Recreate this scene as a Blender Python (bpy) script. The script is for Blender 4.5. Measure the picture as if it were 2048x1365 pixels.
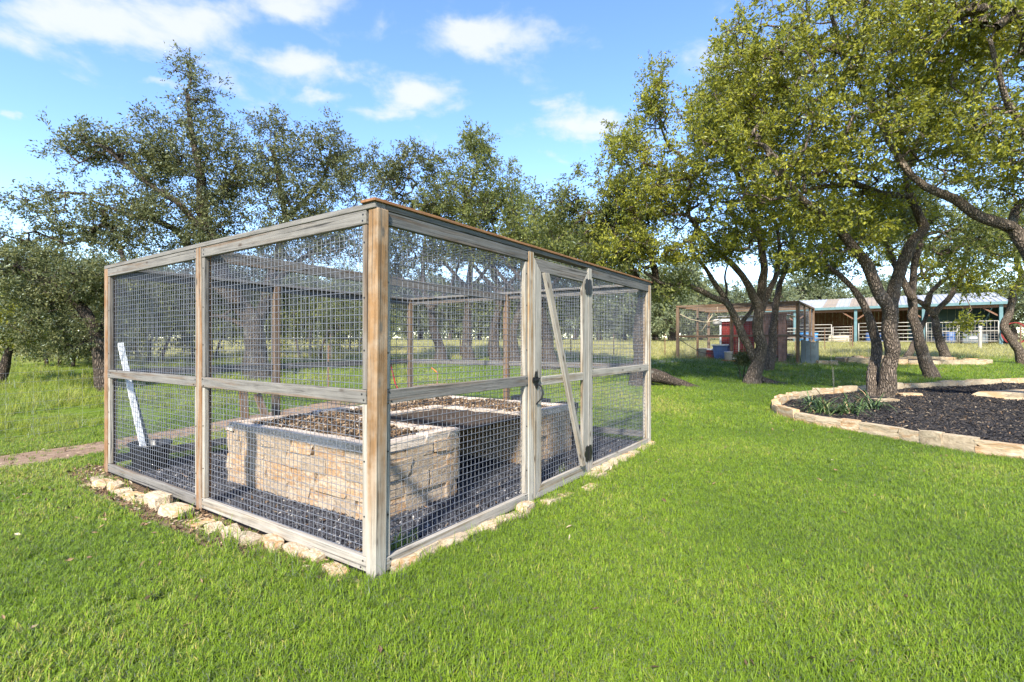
import bpy, bmesh, math, random
import numpy as np
from mathutils import Vector, Matrix, noise as mnoise

# ---------------------------------------------------------------- camera, sky, sun, exposure
scene = bpy.context.scene
for o in list(bpy.data.objects):
    bpy.data.objects.remove(o)
COL = scene.collection

F = 1005.0            # focal length in pixels of a 2048 px wide frame
HC = 1.51             # eye height
HOR = 688.0           # picture row of the horizon
cam_d = bpy.data.cameras.new('camera')
cam = bpy.data.objects.new('camera', cam_d)
COL.objects.link(cam)
cam.location = (0, 0, HC)
cam.rotation_euler = (math.radians(90), 0, 0)
cam_d.sensor_width = 36.0
cam_d.lens = 36.0 * F / 2048.0
cam_d.shift_y = (HOR - 682.5) / 2048.0
cam_d.clip_start = 0.05
cam_d.clip_end = 3000
scene.camera = cam

SUN_AZ = math.atan2(-0.24, -0.97)     # clockwise from +Y: the sun stands behind the camera, to the left
SUN_EL = math.radians(40)
sun_dir = Vector((math.sin(SUN_AZ) * math.cos(SUN_EL), math.cos(SUN_AZ) * math.cos(SUN_EL), math.sin(SUN_EL)))
sun_l = bpy.data.lights.new('sun', 'SUN')
sun_l.energy = 3.5
sun_l.angle = math.radians(3.0)
sun_l.color = (1.0, 0.93, 0.82)
sun = bpy.data.objects.new('sun', sun_l)
COL.objects.link(sun)
sun.rotation_euler = sun_dir.to_track_quat('Z', 'Y').to_euler()

EXPOSURE = 1.85
scene.view_settings.view_transform = 'Standard'
scene.view_settings.look = 'None'
scene.view_settings.exposure = EXPOSURE
scene.view_settings.gamma = 1.0
scene.view_settings.use_curve_mapping = False
scene.cycles.max_bounces = 8
scene.cycles.diffuse_bounces = 4
scene.cycles.transmission_bounces = 4
scene.cycles.transparent_max_bounces = 8
scene.cycles.use_denoising = True


def build_world():
    w = bpy.data.worlds.new('World')
    scene.world = w
    w.use_nodes = True
    nt = w.node_tree
    nt.nodes.clear()
    N = nt.nodes.new
    L = nt.links.new
    out = N('ShaderNodeOutputWorld')
    bg = N('ShaderNodeBackground')
    bg.inputs['Strength'].default_value = 0.15
    sky = N('ShaderNodeTexSky')
    sky.sky_type = 'NISHITA'
    sky.sun_disc = False
    sky.sun_elevation = SUN_EL
    sky.sun_rotation = SUN_AZ
    sky.altitude = 300
    sky.air_density = 1.0
    sky.dust_density = 0.3
    sky.ozone_density = 1.6
    hs = N('ShaderNodeHueSaturation')
    hs.inputs['Hue'].default_value = 0.512
    hs.inputs['Saturation'].default_value = 1.18
    hs.inputs['Value'].default_value = 0.80
    L(sky.outputs[0], hs.inputs['Color'])
    tc = N('ShaderNodeTexCoord')
    sep = N('ShaderNodeSeparateXYZ')
    L(tc.outputs['Generated'], sep.inputs[0])

    def math_n(op, a, b=None, c=None):
        m = N('ShaderNodeMath')
        m.operation = op
        for i, v in enumerate((a, b, c)):
            if v is None:
                continue
            if isinstance(v, (int, float)):
                m.inputs[i].default_value = v
            else:
                L(v, m.inputs[i])
        return m.outputs[0]
    # clouds lie on a layer overhead: direction / height gives the place on that layer
    zc = math_n('MAXIMUM', sep.outputs[2], 0.03)
    zc = math_n('ADD', zc, 0.10)
    ux = math_n('DIVIDE', sep.outputs[0], zc)
    uy = math_n('DIVIDE', sep.outputs[1], zc)
    cmb = N('ShaderNodeCombineXYZ')
    L(ux, cmb.inputs[0]); L(uy, cmb.inputs[1])
    no = N('ShaderNodeTexNoise')
    no.inputs['Scale'].default_value = 5.0
    no.inputs['Detail'].default_value = 9
    no.inputs['Roughness'].default_value = 0.56
    no.inputs['Distortion'].default_value = 0.25
    L(cmb.outputs[0], no.inputs['Vector'])
    # where banks of cloud stand (picture direction, half width, half height), then the same sparse noise everywhere else
    banks = [(250, 55, 330, 75, .95), (565, 18, 120, 45, .9), (420, 120, 150, 55, .7), (590, 135, 130, 48, .95), (960, 78, 200, 60, 1.0),
             (1080, 60, 110, 30, .6), (800, 195, 130, 52, 1.0), (640, 200, 80, 25, .8), (1170, 238, 120, 42, 1.0), (300, 165, 60, 14, .75),
             (1250, 265, 90, 30, .8), (40, 242, 30, 12, .7), (1120, 318, 60, 16, .55), (1500, 120, 200, 60, .6), (840, 225, 160, 20, .6)]
    tot = None
    wn = N('ShaderNodeTexNoise'); wn.inputs['Scale'].default_value = 5.5; wn.inputs['Detail'].default_value = 6; wn.inputs['Roughness'].default_value = 0.6
    L(tc.outputs['Generated'], wn.inputs['Vector'])
    wsep = N('ShaderNodeSeparateColor'); L(wn.outputs['Color'], wsep.inputs[0])
    yc = math_n('MAXIMUM', sep.outputs[1], 0.05)
    dx = math_n('ADD', math_n('DIVIDE', sep.outputs[0], yc), math_n('MULTIPLY', math_n('SUBTRACT', wsep.outputs[0], 0.5), 0.30))
    dz = math_n('ADD', math_n('DIVIDE', sep.outputs[2], yc), math_n('MULTIPLY', math_n('SUBTRACT', wsep.outputs[1], 0.5), 0.16))
    for (px, py, wx, wy, am) in banks:
        a = math_n('MULTIPLY', math_n('SUBTRACT', dx, (px - 1024) / F), F / wx)
        b = math_n('MULTIPLY', math_n('SUBTRACT', dz, (HOR - py) / F), F / wy)
        r2 = math_n('ADD', math_n('MULTIPLY', a, a), math_n('MULTIPLY', b, b))
        e = math_n('MULTIPLY', math_n('EXPONENT', math_n('MULTIPLY', r2, -1.1)), am)
        tot = e if tot is None else math_n('MAXIMUM', tot, e)
    fmr = N('ShaderNodeMapRange'); fmr.inputs['From Min'].default_value = 0.1; fmr.inputs['From Max'].default_value = 0.5; L(sep.outputs[1], fmr.inputs['Value'])
    front = fmr.outputs[0]
    tot = math_n('MULTIPLY', tot, front)
    # elsewhere: the same kind of scattered banks from a second, broad noise
    no2 = N('ShaderNodeTexNoise')
    no2.inputs['Scale'].default_value = 1.1
    no2.inputs['Detail'].default_value = 2
    L(cmb.outputs[0], no2.inputs['Vector'])
    bro = N('ShaderNodeMapRange')
    bro.inputs['From Min'].default_value = 0.52
    bro.inputs['From Max'].default_value = 0.72
    L(no2.outputs['Fac'], bro.inputs['Value'])
    back = math_n('SUBTRACT', 1.0, front)
    tot = math_n('MAXIMUM', tot, math_n('MULTIPLY', bro.outputs[0], back))
    cov = math_n('ADD', math_n('MULTIPLY', tot, 0.66), math_n('MULTIPLY', math_n('SUBTRACT', no.outputs['Fac'], 0.5), 1.5))
    mr = N('ShaderNodeMapRange')
    mr.interpolation_type = 'SMOOTHSTEP'
    mr.inputs['From Min'].default_value = 0.16
    mr.inputs['From Max'].default_value = 0.72
    mr.inputs['To Max'].default_value = 0.88
    L(cov, mr.inputs['Value'])
    mix = N('ShaderNodeMix')
    mix.data_type = 'RGBA'
    L(mr.outputs[0], mix.inputs[0])
    L(hs.outputs[0], mix.inputs[6])
    mix.inputs[7].default_value = (1.85, 1.92, 2.05, 1)
    L(mix.outputs[2], bg.inputs['Color'])
    L(bg.outputs[0], out.inputs[0])


build_world()

# ---------------------------------------------------------------- small helpers
rng = np.random.default_rng(7)
R = random.Random(11)
WM = {}


def h(x, y):
    """height of the ground: level by the camera, rising gently away from it"""
    t = (y - 8.5)
    sp = t + math.log1p(math.exp(-t)) if t > 0 else math.log1p(math.exp(t))
    a = 0.0525 * sp
    cap = 1.45 + 0.012 * max(0.0, y - 34)
    k = 12.0
    m = -math.log(math.exp(-k * a) + math.exp(-k * cap)) / k if a < 6 else cap
    return m + 0.02 * mnoise.noise(Vector((x * 0.25, y * 0.25, 0.0))) * min(1.0, max(0.0, (y - 9) / 4))


def harr(x, y):
    return np.array([h(float(a), float(b)) for a, b in zip(x, y)])


def P(px, py, d):
    return Vector(((px - 1024) / F * d, d, HC - (py - HOR) / F * d))


def G(px, py):
    lo, hi = 0.5, 80.0
    for _ in range(50):
        d = (lo + hi) / 2
        q = P(px, py, d)
        if q.z > h(q.x, q.y):
            lo = d
        else:
            hi = d
    return P(px, py, lo)


def wm_of(o):
    return WM.get(o.name, Matrix.Identity(4))


def place(o, mat, parent=None):
    """link o, put it at world matrix mat and parent it"""
    COL.objects.link(o)
    WM[o.name] = mat.copy()
    if parent is not None:
        o.parent = parent
        o.matrix_parent_inverse = wm_of(parent).inverted()
    o.matrix_basis = mat
    return o


def tag(o, label, cat, group=None, kind=None):
    if label: o['label'] = label
    if cat: o['category'] = cat
    if group: o['group'] = group
    if kind: o['kind'] = kind
    return o


def thing(name, loc, label, cat, group=None):
    o = bpy.data.objects.new(name, None)
    o.empty_display_size = 0.2
    place(o, Matrix.Translation(Vector(loc)))
    return tag(o, label, cat, group)


def part_empty(name, loc, parent):
    o = bpy.data.objects.new(name, None)
    o.empty_display_size = 0.1
    return place(o, Matrix.Translation(Vector(loc)), parent)


def mesh_np(name, v, f, mat, smooth=False, attrs=None):
    """v (n,3) array; f either list of tuples or (m,k) array"""
    me = bpy.data.meshes.new(name)
    if isinstance(f, np.ndarray):
        k = f.shape[1]
        me.vertices.add(len(v)); me.vertices.foreach_set('co', np.asarray(v, np.float32).ravel())
        me.loops.add(f.size); me.loops.foreach_set('vertex_index', f.astype(np.int32).ravel())
        me.polygons.add(len(f))
        me.polygons.foreach_set('loop_start', np.arange(0, f.size, k, dtype=np.int32))
        me.update(calc_edges=True)
    else:
        me.from_pydata([tuple(q) for q in v], [], f)
    if smooth:
        me.polygons.foreach_set('use_smooth', np.ones(len(me.polygons), bool))
    if attrs:
        for an, (dom, vals) in attrs.items():
            a = me.attributes.new(an, 'FLOAT', dom)
            a.data.foreach_set('value', np.asarray(vals, np.float32))
    if mat:
        me.materials.append(mat)
    return me


def obj(name, me, parent=None, mat4=None):
    o = bpy.data.objects.new(name, me)
    return place(o, mat4 if mat4 is not None else Matrix.Identity(4), parent)


def basis(origin, ex, ey, ez):
    m = Matrix.Identity(4)
    for i, e in enumerate((ex, ey, ez)):
        e = Vector(e)
        for r in range(3):
            m[r][i] = e[r]
    for r in range(3):
        m[r][3] = origin[r]
    return m


_box_cache = {}


def cham_box(sx, sy, sz, bev, mat, seg=1, sub=0, jitter=0.0, seed=0, smooth=False):
    """box from (0,-sy/2,-sz/2) to (sx,sy/2,sz/2) with bevelled edges; x is its length"""
    key = (round(sx, 4), round(sy, 4), round(sz, 4), bev, mat.name, seg, sub, jitter, seed)
    if key in _box_cache:
        return _box_cache[key]
    bm = bmesh.new()
    bmesh.ops.create_cube(bm, size=1.0)
    for v in bm.verts:
        v.co = Vector(((v.co.x + .5) * sx, v.co.y * sy, v.co.z * sz))
    if bev > 0:
        bmesh.ops.bevel(bm, geom=bm.edges[:], offset=bev, segments=seg, affect='EDGES', profile=0.5)
    me = bpy.data.meshes.new('board')
    bm.to_mesh(me); bm.free()
    me.materials.append(mat)
    _box_cache[key] = me
    return me


def board(name, a, b, width, thick, side, mat, parent, bev=0.004):
    """a board from a to b; `side` is the direction its width runs in"""
    a = Vector(a); b = Vector(b)
    ex = (b - a); ln = ex.length; ex.normalize()
    ez = ex.cross(Vector(side)).normalized()
    ey = ez.cross(ex).normalized()
    me = cham_box(ln, width, thick, bev, mat)
    return obj(name, me, parent, basis(a, ex, ey, ez))


def tube_arr(pts, rad, sides=8, cap=True):
    """swept tube along pts with radius list; returns verts, quads"""
    pts = [Vector(p) for p in pts]
    n = len(pts)
    V = []
    prev = None
    for i in range(n):
        t = (pts[min(i + 1, n - 1)] - pts[max(i - 1, 0)])
        if t.length < 1e-9: t = Vector((0, 0, 1))
        t.normalize()
        if prev is None:
            a = Vector((1, 0, 0)) if abs(t.x) < 0.8 else Vector((0, 1, 0))
            u = t.cross(a).normalized()
        else:
            u = (prev - t * prev.dot(t)).normalized()
        prev = u
        w = t.cross(u)
        for k in range(sides):
            an = 2 * math.pi * k / sides
            V.append(pts[i] + (u * math.cos(an) + w * math.sin(an)) * rad[i])
    Fq = []
    for i in range(n - 1):
        for k in range(sides):
            k2 = (k + 1) % sides
            Fq.append((i * sides + k, i * sides + k2, (i + 1) * sides + k2, (i + 1) * sides + k))
    if cap:
        Fq.append(tuple(range(sides - 1, -1, -1)))
        Fq.append(tuple(range((n - 1) * sides, n * sides)))
    return V, Fq


def tube(name, pts, r, mat, parent=None, sides=8, smooth=True):
    if not isinstance(r, (list, tuple)):
        r = [r] * len(pts)
    v, f = tube_arr(pts, r, sides)
    return obj(name, mesh_np(name, v, f, mat, smooth), parent)


class MB:
    """collects shapes that form ONE part"""
    def __init__(s): s.v = []; s.f = []
    def add(s, v, f):
        k = len(s.v); s.v += [tuple(q) for q in v]; s.f += [tuple(i + k for i in q) for q in f]
    def box(s, c, e):
        x, y, z = c; a, b, d = e[0] / 2, e[1] / 2, e[2] / 2
        s.add([(x - a, y - b, z - d), (x + a, y - b, z - d), (x + a, y + b, z - d), (x - a, y + b, z - d),
               (x - a, y - b, z + d), (x + a, y - b, z + d), (x + a, y + b, z + d), (x - a, y + b, z + d)],
              [(3, 2, 1, 0), (4, 5, 6, 7), (0, 1, 5, 4), (1, 2, 6, 5), (2, 3, 7, 6), (3, 0, 4, 7)])
    def tube(s, pts, r, sides=6):
        if not isinstance(r, (list, tuple)): r = [r] * len(pts)
        s.add(*tube_arr(pts, r, sides))
    def lathe(s, prof, n=20, c=(0, 0, 0), sx=1.0, sy=1.0):
        V = []; Q = []
        for (r, z) in prof:
            for k in range(n):
                a = 2 * math.pi * k / n
                V.append((c[0] + r * math.cos(a) * sx, c[1] + r * math.sin(a) * sy, c[2] + z))
        for i in range(len(prof) - 1):
            for k in range(n):
                k2 = (k + 1) % n
                Q.append((i * n + k, i * n + k2, (i + 1) * n + k2, (i + 1) * n + k))
        s.add(V, Q)
    def build(s, name, mat, parent=None, mat4=None, smooth=False):
        return obj(name, mesh_np(name, s.v, s.f, mat, smooth), parent, mat4)


# ---------------------------------------------------------------- materials
def new_mat(name):
    m = bpy.data.materials.new(name)
    m.use_nodes = True
    nt = m.node_tree
    return m, nt, nt.nodes['Principled BSDF'], nt.nodes.new, nt.links.new


def ramp(N, L, fac, stops):
    r = N('ShaderNodeValToRGB')
    el = r.color_ramp.elements
    while len(el) < len(stops):
        el.new(0.5)
    for e, (p, c) in zip(el, stops):
        e.position = p
        e.color = (*c, 1) if len(c) == 3 else c
    if fac is not None:
        L(fac, r.inputs[0])
    return r.outputs[0]


def noise_n(N, L, vec, scale, detail=4, rough=0.55, dist=0.0):
    n = N('ShaderNodeTexNoise')
    n.inputs['Scale'].default_value = scale
    n.inputs['Detail'].default_value = detail
    n.inputs['Roughness'].default_value = rough
    n.inputs['Distortion'].default_value = dist
    if vec is not None: L(vec, n.inputs['Vector'])
    return n.outputs['Fac']


def mixc(N, L, fac, a, b, mode='MIX'):
    m = N('ShaderNodeMix'); m.data_type = 'RGBA'; m.blend_type = mode
    for i, v in ((0, fac), (6, a), (7, b)):
        if v is None: continue
        if isinstance(v, (int, float)): m.inputs[i].default_value = v
        elif isinstance(v, tuple): m.inputs[i].default_value = (*v, 1) if len(v) == 3 else v
        else: L(v, m.inputs[i])
    return m.outputs[2]


def mapr(N, L, v, a, b, c=0.0, d=1.0):
    m = N('ShaderNodeMapRange')
    m.inputs[1].default_value = a; m.inputs[2].default_value = b
    m.inputs[3].default_value = c; m.inputs[4].default_value = d
    L(v, m.inputs[0])
    return m.outputs[0]


def bump(N, L, bs, height, strength, dist):
    b = N('ShaderNodeBump')
    b.inputs['Strength'].default_value = strength
    b.inputs['Distance'].default_value = dist
    L(height, b.inputs['Height'])
    L(b.outputs[0], bs.inputs['Normal'])


def obj_coords(N, L, scale=(1, 1, 1), rand=True):
    tc = N('ShaderNodeTexCoord')
    v = tc.outputs['Object']
    if rand:
        oi = N('ShaderNodeObjectInfo')
        mu = N('ShaderNodeMath'); mu.operation = 'MULTIPLY'; mu.inputs[1].default_value = 57.0
        L(oi.outputs['Random'], mu.inputs[0])
        ad = N('ShaderNodeVectorMath'); ad.operation = 'ADD'
        L(v, ad.inputs[0]); L(mu.outputs[0], ad.inputs[1])
        v = ad.outputs[0]
    mp = N('ShaderNodeMapping')
    mp.inputs['Scale'].default_value = scale
    L(v, mp.inputs['Vector'])
    return v, mp.outputs[0], tc


def wood_mat(name, light, dark, warm, warm_amt=0.3, warm_lo=None):
    """weathered timber, grain along local x; warm_lo: (x0, x1) height over which a post turns from pale to brown"""
    m, nt, bs, N, L = new_mat(name)
    raw, st, tc = obj_coords(N, L, (1.6, 34, 34))
    g = noise_n(N, L, st, 1.6, 6, 0.62, 0.5)
    col = ramp(N, L, g, [(0.28, dark), (0.44, tuple(0.35 * a + 0.65 * b for a, b in zip(dark, light))), (0.62, light)])
    mp2 = N('ShaderNodeMapping'); mp2.inputs['Scale'].default_value = (0.55, 13, 13); L(raw, mp2.inputs['Vector'])
    big = noise_n(N, L, mp2.outputs[0], 1.5, 3, 0.5, 0.6)
    wm = mapr(N, L, big, 0.62 - warm_amt, 0.78 - warm_amt)
    if warm_lo:
        sx = N('ShaderNodeSeparateXYZ'); L(tc.outputs['Object'], sx.inputs[0])
        ad = N('ShaderNodeMath'); ad.operation = 'MULTIPLY_ADD'; L(big, ad.inputs[0]); ad.inputs[1].default_value = 1.6; L(sx.outputs[0], ad.inputs[2])
        hl = mapr(N, L, ad.outputs[0], warm_lo[0] + .8, warm_lo[1] + .8)
        mm = N('ShaderNodeMath'); mm.operation = 'MULTIPLY'; L(hl, mm.inputs[0]); L(wm, mm.inputs[1]); wm = mm.outputs[0]
    wcol = ramp(N, L, g, [(0.30, tuple(.45 * c for c in warm)), (0.6, warm)])
    col = mixc(N, L, wm, col, wcol)
    # knots and checks
    mp3 = N('ShaderNodeMapping'); mp3.inputs['Scale'].default_value = (3.2, 9, 9); L(raw, mp3.inputs['Vector'])
    vo = N('ShaderNodeTexVoronoi'); vo.inputs['Scale'].default_value = 1.0; L(mp3.outputs[0], vo.inputs['Vector'])
    kn = mapr(N, L, vo.outputs['Distance'], 0.07, 0.15, 1, 0)
    col = mixc(N, L, kn, col, (.045, .03, .02))
    mp4 = N('ShaderNodeMapping'); mp4.inputs['Scale'].default_value = (0.7, 45, 45); L(raw, mp4.inputs['Vector'])
    ck = noise_n(N, L, mp4.outputs[0], 1.0, 2, 0.4, 0.3)
    cm = mapr(N, L, ck, 0.65, 0.70, 0, .8)
    col = mixc(N, L, cm, col, tuple(.3 * c for c in dark))
    # blotchy silvering
    bl = noise_n(N, L, raw, 6.0, 4, 0.6)
    col = mixc(N, L, mapr(N, L, bl, 0.42, 0.72, 0, .35), col, tuple(min(1, 1.25 * c) for c in light))
    L(col, bs.inputs['Base Color'])
    bs.inputs['Roughness'].default_value = 0.82
    bs.inputs['Specular IOR Level'].default_value = 0.25
    hsum = N('ShaderNodeMath'); hsum.operation = 'SUBTRACT'; L(g, hsum.inputs[0]); L(cm, hsum.inputs[1])
    bump(N, L, bs, hsum.outputs[0], 0.8, 0.006)
    return m


def plain(name, col, rough=0.6, metal=0.0, spec=0.4, var=0.12, scale=8.0, bmp=0.0):
    """paint, plastic or metal with uneven tone and wear"""
    m, nt, bs, N, L = new_mat(name)
    raw, st, tc = obj_coords(N, L)
    n = noise_n(N, L, raw, scale, 5, 0.6)
    c = ramp(N, L, n, [(0.3, tuple(c_ * (1 - var) for c_ in col)), (0.7, tuple(min(1, c_ * (1 + var)) for c_ in col))])
    L(c, bs.inputs['Base Color'])
    bs.inputs['Metallic'].default_value = metal
    bs.inputs['Specular IOR Level'].default_value = spec
    L(mapr(N, L, n, 0.3, 0.7, rough * 0.85, min(1, rough * 1.15)), bs.inputs['Roughness'])
    if bmp: bump(N, L, bs, n, bmp, 0.005)
    return m


def stone_mat(name, a, b, stain, stain_amt=0.5, scale=6.0):
    m, nt, bs, N, L = new_mat(name)
    raw, st, tc = obj_coords(N, L)
    oi = N('ShaderNodeObjectInfo')
    n1 = noise_n(N, L, raw, scale, 8, 0.62, 0.3)
    n2 = noise_n(N, L, raw, scale * 0.45, 3, 0.5, 0.8)
    n3 = noise_n(N, L, raw, scale * 7, 4, 0.7)
    col = ramp(N, L, n1, [(0.3, b), (0.62, a)])
    ad = N('ShaderNodeMath'); ad.operation = 'MULTIPLY_ADD'; L(oi.outputs['Random'], ad.inputs[0]); ad.inputs[1].default_value = 0.28; L(n2, ad.inputs[2])
    col = mixc(N, L, mapr(N, L, ad.outputs[0], 0.85 - stain_amt * .5, 1.02 - stain_amt * .5, 0, .85), col, stain)
    col = mixc(N, L, mapr(N, L, n3, 0.58, 0.75, 0, .5), col, tuple(.4 * c for c in b))
    hv = N('ShaderNodeHueSaturation'); L(col, hv.inputs['Color'])
    L(mapr(N, L, oi.outputs['Random'], 0, 1, 0.82, 1.16), hv.inputs['Value'])
    L(hv.outputs[0], bs.inputs['Base Color'])
    bs.inputs['Roughness'].default_value = 0.9
    bs.inputs['Specular IOR Level'].default_value = 0.2
    mx = N('ShaderNodeMath'); mx.operation = 'MULTIPLY_ADD'; L(n3, mx.inputs[0]); mx.inputs[1].default_value = .35; L(n1, mx.inputs[2])
    bump(N, L, bs, mx.outputs[0], 0.9, 0.02)
    return m


def leaf_mat(name, dark, light, trans, tmix=0.42):
    m, nt, bs, N, L = new_mat(name)
    nt.nodes.remove(bs)
    out = nt.nodes['Material Output']
    at = N('ShaderNodeAttribute'); at.attribute_name = 'tint'
    ob = N('ShaderNodeObjectInfo')
    col = ramp(N, L, at.outputs['Fac'], [(0.0, dark), (0.55, tuple(.5 * (a + b) for a, b in zip(dark, light))), (0.93, light), (1.0, tuple(1.2 * c for c in light))])
    di = N('ShaderNodeBsdfDiffuse'); L(col, di.inputs[0])
    tr = N('ShaderNodeBsdfTranslucent')
    tcol = mixc(N, L, at.outputs['Fac'], tuple(.7 * c for c in trans), trans)
    L(tcol, tr.inputs[0])
    m1 = N('ShaderNodeMixShader'); m1.inputs[0].default_value = tmix; L(di.outputs[0], m1.inputs[1]); L(tr.outputs[0], m1.inputs[2])
    gl = N('ShaderNodeBsdfGlossy'); gl.inputs['Roughness'].default_value = 0.62; gl.inputs[0].default_value = (.35, .4, .3, 1)
    fr = N('ShaderNodeFresnel'); fr.inputs[0].default_value = 1.18
    m2 = N('ShaderNodeMixShader'); L(fr.outputs[0], m2.inputs[0]); L(m1.outputs[0], m2.inputs[1]); L(gl.outputs[0], m2.inputs[2])
    L(m2.outputs[0], out.inputs[0])
    return m


def grass_mat(name, dark, light, dry, dry_at=0.93, tmix=0.35):
    m, nt, bs, N, L = new_mat(name)
    nt.nodes.remove(bs)
    out = nt.nodes['Material Output']
    ai = N('ShaderNodeAttribute'); ai.attribute_type = 'INSTANCER'; ai.attribute_name = 'tint'
    ab = N('ShaderNodeAttribute'); ab.attribute_name = 'bt'
    mx = N('ShaderNodeMath'); mx.operation = 'MULTIPLY_ADD'; L(ab.outputs['Fac'], mx.inputs[0]); mx.inputs[1].default_value = 0.45
    m0 = N('ShaderNodeMath'); m0.operation = 'MULTIPLY'; L(ai.outputs['Fac'], m0.inputs[0]); m0.inputs[1].default_value = 0.55
    L(m0.outputs[0], mx.inputs[2])
    mid = tuple(.5 * (a + b) for a, b in zip(dark, light))
    col = ramp(N, L, mx.outputs[0], [(0.08, dark), (0.45, mid), (0.75, light), (dry_at, dry)])
    di = N('ShaderNodeBsdfDiffuse'); L(col, di.inputs[0])
    tr = N('ShaderNodeBsdfTranslucent'); L(col, tr.inputs[0])
    m1 = N('ShaderNodeMixShader'); m1.inputs[0].default_value = tmix; L(di.outputs[0], m1.inputs[1]); L(tr.outputs[0], m1.inputs[2])
    gl = N('ShaderNodeBsdfGlossy'); gl.inputs['Roughness'].default_value = 0.5
    fr = N('ShaderNodeFresnel'); fr.inputs[0].default_value = 1.25
    m2 = N('ShaderNodeMixShader'); L(fr.outputs[0], m2.inputs[0]); L(m1.outputs[0], m2.inputs[1]); L(gl.outputs[0], m2.inputs[2])
    L(m2.outputs[0], out.inputs[0])
    return m


def bark_mat(name, ridge, furrow, sc=1.0):
    m, nt, bs, N, L = new_mat(name)
    raw, st, tc = obj_coords(N, L, (26 * sc, 26 * sc, 6.5 * sc), rand=False)
    wob = N('ShaderNodeTexNoise'); wob.inputs['Scale'].default_value = 5.0; L(raw, wob.inputs['Vector'])
    va = N('ShaderNodeVectorMath'); va.operation = 'MULTIPLY_ADD'
    L(wob.outputs['Color'], va.inputs[0]); va.inputs[1].default_value = (1.6, 1.6, 1.6); L(st, va.inputs[2])
    vo = N('ShaderNodeTexVoronoi'); vo.feature = 'DISTANCE_TO_EDGE'; vo.inputs['Scale'].default_value = 1.0
    L(va.outputs[0], vo.inputs['Vector'])
    fa = mapr(N, L, vo.outputs['Distance'], 0.02, 0.30)
    n = noise_n(N, L, raw, 9, 6, 0.65)
    col = mixc(N, L, fa, furrow, ridge)
    col = mixc(N, L, mapr(N, L, n, 0.35, 0.7, 0, .55), col, tuple(.55 * c for c in ridge))
    li = noise_n(N, L, raw, 3.5, 4, 0.6)
    col = mixc(N, L, mapr(N, L, li, 0.58, 0.72, 0, .35), col, (0.24, 0.25, 0.22))
    L(col, bs.inputs['Base Color'])
    bs.inputs['Roughness'].default_value = 0.95
    bs.inputs['Specular IOR Level'].default_value = 0.15
    bump(N, L, bs, fa, 1.0, 0.03)
    return m


M = {}
M['rail'] = wood_mat('weathered_rail', (0.165, 0.155, 0.138), (0.05, 0.046, 0.041), (0.14, 0.095, 0.06), 0.08)
M['rail_dark'] = wood_mat('weathered_rail_dark', (0.115, 0.114, 0.107), (0.036, 0.035, 0.033), (0.10, 0.07, 0.045), 0.08)
M['rail_pale'] = wood_mat('weathered_rail_pale', (0.31, 0.285, 0.24), (0.12, 0.106, 0.086), (0.22, 0.165, 0.10), 0.10)
M['post'] = wood_mat('brown_post', (0.33, 0.305, 0.25), (0.13, 0.115, 0.09), (0.235, 0.135, 0.06), 0.52, (0.35, 1.05))
M['post_mid'] = wood_mat('brown_grey_post', (0.25, 0.215, 0.17), (0.09, 0.075, 0.06), (0.24, 0.125, 0.055), 0.3)
M['post_pale'] = wood_mat('pale_post', (0.40, 0.365, 0.30), (0.15, 0.13, 0.10), (0.30, 0.18, 0.08), 0.24, (0.7, 1.3))
M['cap'] = wood_mat('red_brown_cap', (0.23, 0.135, 0.075), (0.11, 0.06, 0.03), (0.24, 0.115, 0.05), 0.4)
M['coop_wood'] = wood_mat('coop_timber', (0.15, 0.115, 0.085), (0.06, 0.045, 0.032), (0.16, 0.09, 0.045), 0.2)
M['barn_wood'] = wood_mat('barn_boards', (0.20, 0.12, 0.085), (0.08, 0.05, 0.035), (0.18, 0.09, 0.05), 0.3)
M['wire'] = plain('galvanised_wire', (0.19, 0.20, 0.225), 0.5, 0.45, 0.5, 0.2, 40)
M['wire_old'] = plain('old_fence_wire', (0.33, 0.33, 0.32), 0.6, 0.6, 0.5, 0.2, 20)
M['iron'] = plain('black_iron', (0.012, 0.012, 0.014), 0.42, 0.3, 0.5, 0.2, 60)
M['black_plastic'] = plain('black_plastic', (0.016, 0.017, 0.019), 0.45, 0, 0.5, 0.25, 6)
M['white_paint'] = plain('white_paint', (0.66, 0.68, 0.68), 0.55, 0, 0.4, 0.12, 7)
M['bucket'] = plain('white_bucket_plastic', (0.62, 0.58, 0.52), 0.45, 0, 0.45, 0.12, 6)
M['blue'] = plain('blue_plastic', (0.035, 0.085, 0.22), 0.42, 0, 0.45, 0.2, 5)
M['blue_tarp'] = plain('blue_tarp', (0.03, 0.16, 0.38), 0.5, 0, 0.4, 0.25, 3)
M['red_board'] = plain('red_barn_paint', (0.20, 0.028, 0.022), 0.7, 0, 0.3, 0.25, 5)
M['pink_board'] = plain('faded_red_paint', (0.23, 0.14, 0.115), 0.8, 0, 0.25, 0.3, 6)
M['orange'] = plain('orange_plastic', (0.55, 0.13, 0.02), 0.5, 0, 0.4, 0.2, 6)
M['teal'] = plain('teal_paint', (0.085, 0.16, 0.17), 0.55, 0, 0.4, 0.18, 3)
M['teal_dark'] = plain('dark_teal_sheet', (0.03, 0.075, 0.085), 0.55, 0.1, 0.4, 0.2, 3)
M['roof'] = plain('bare_metal_roof', (0.29, 0.295, 0.295), 0.55, 0.0, 0.35, 0.18, 0.9)
M['roof_tan'] = plain('rusted_roof_sheet', (0.25, 0.20, 0.135), 0.6, 0.0, 0.4, 0.2, 1.2)
M['gate_pipe'] = plain('cream_gate_pipe', (0.30, 0.28, 0.24), 0.5, 0.1, 0.4, 0.16, 4)
M['rope'] = plain('pale_rope', (0.50, 0.42, 0.28), 0.9, 0, 0.1, 0.2, 30)
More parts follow.
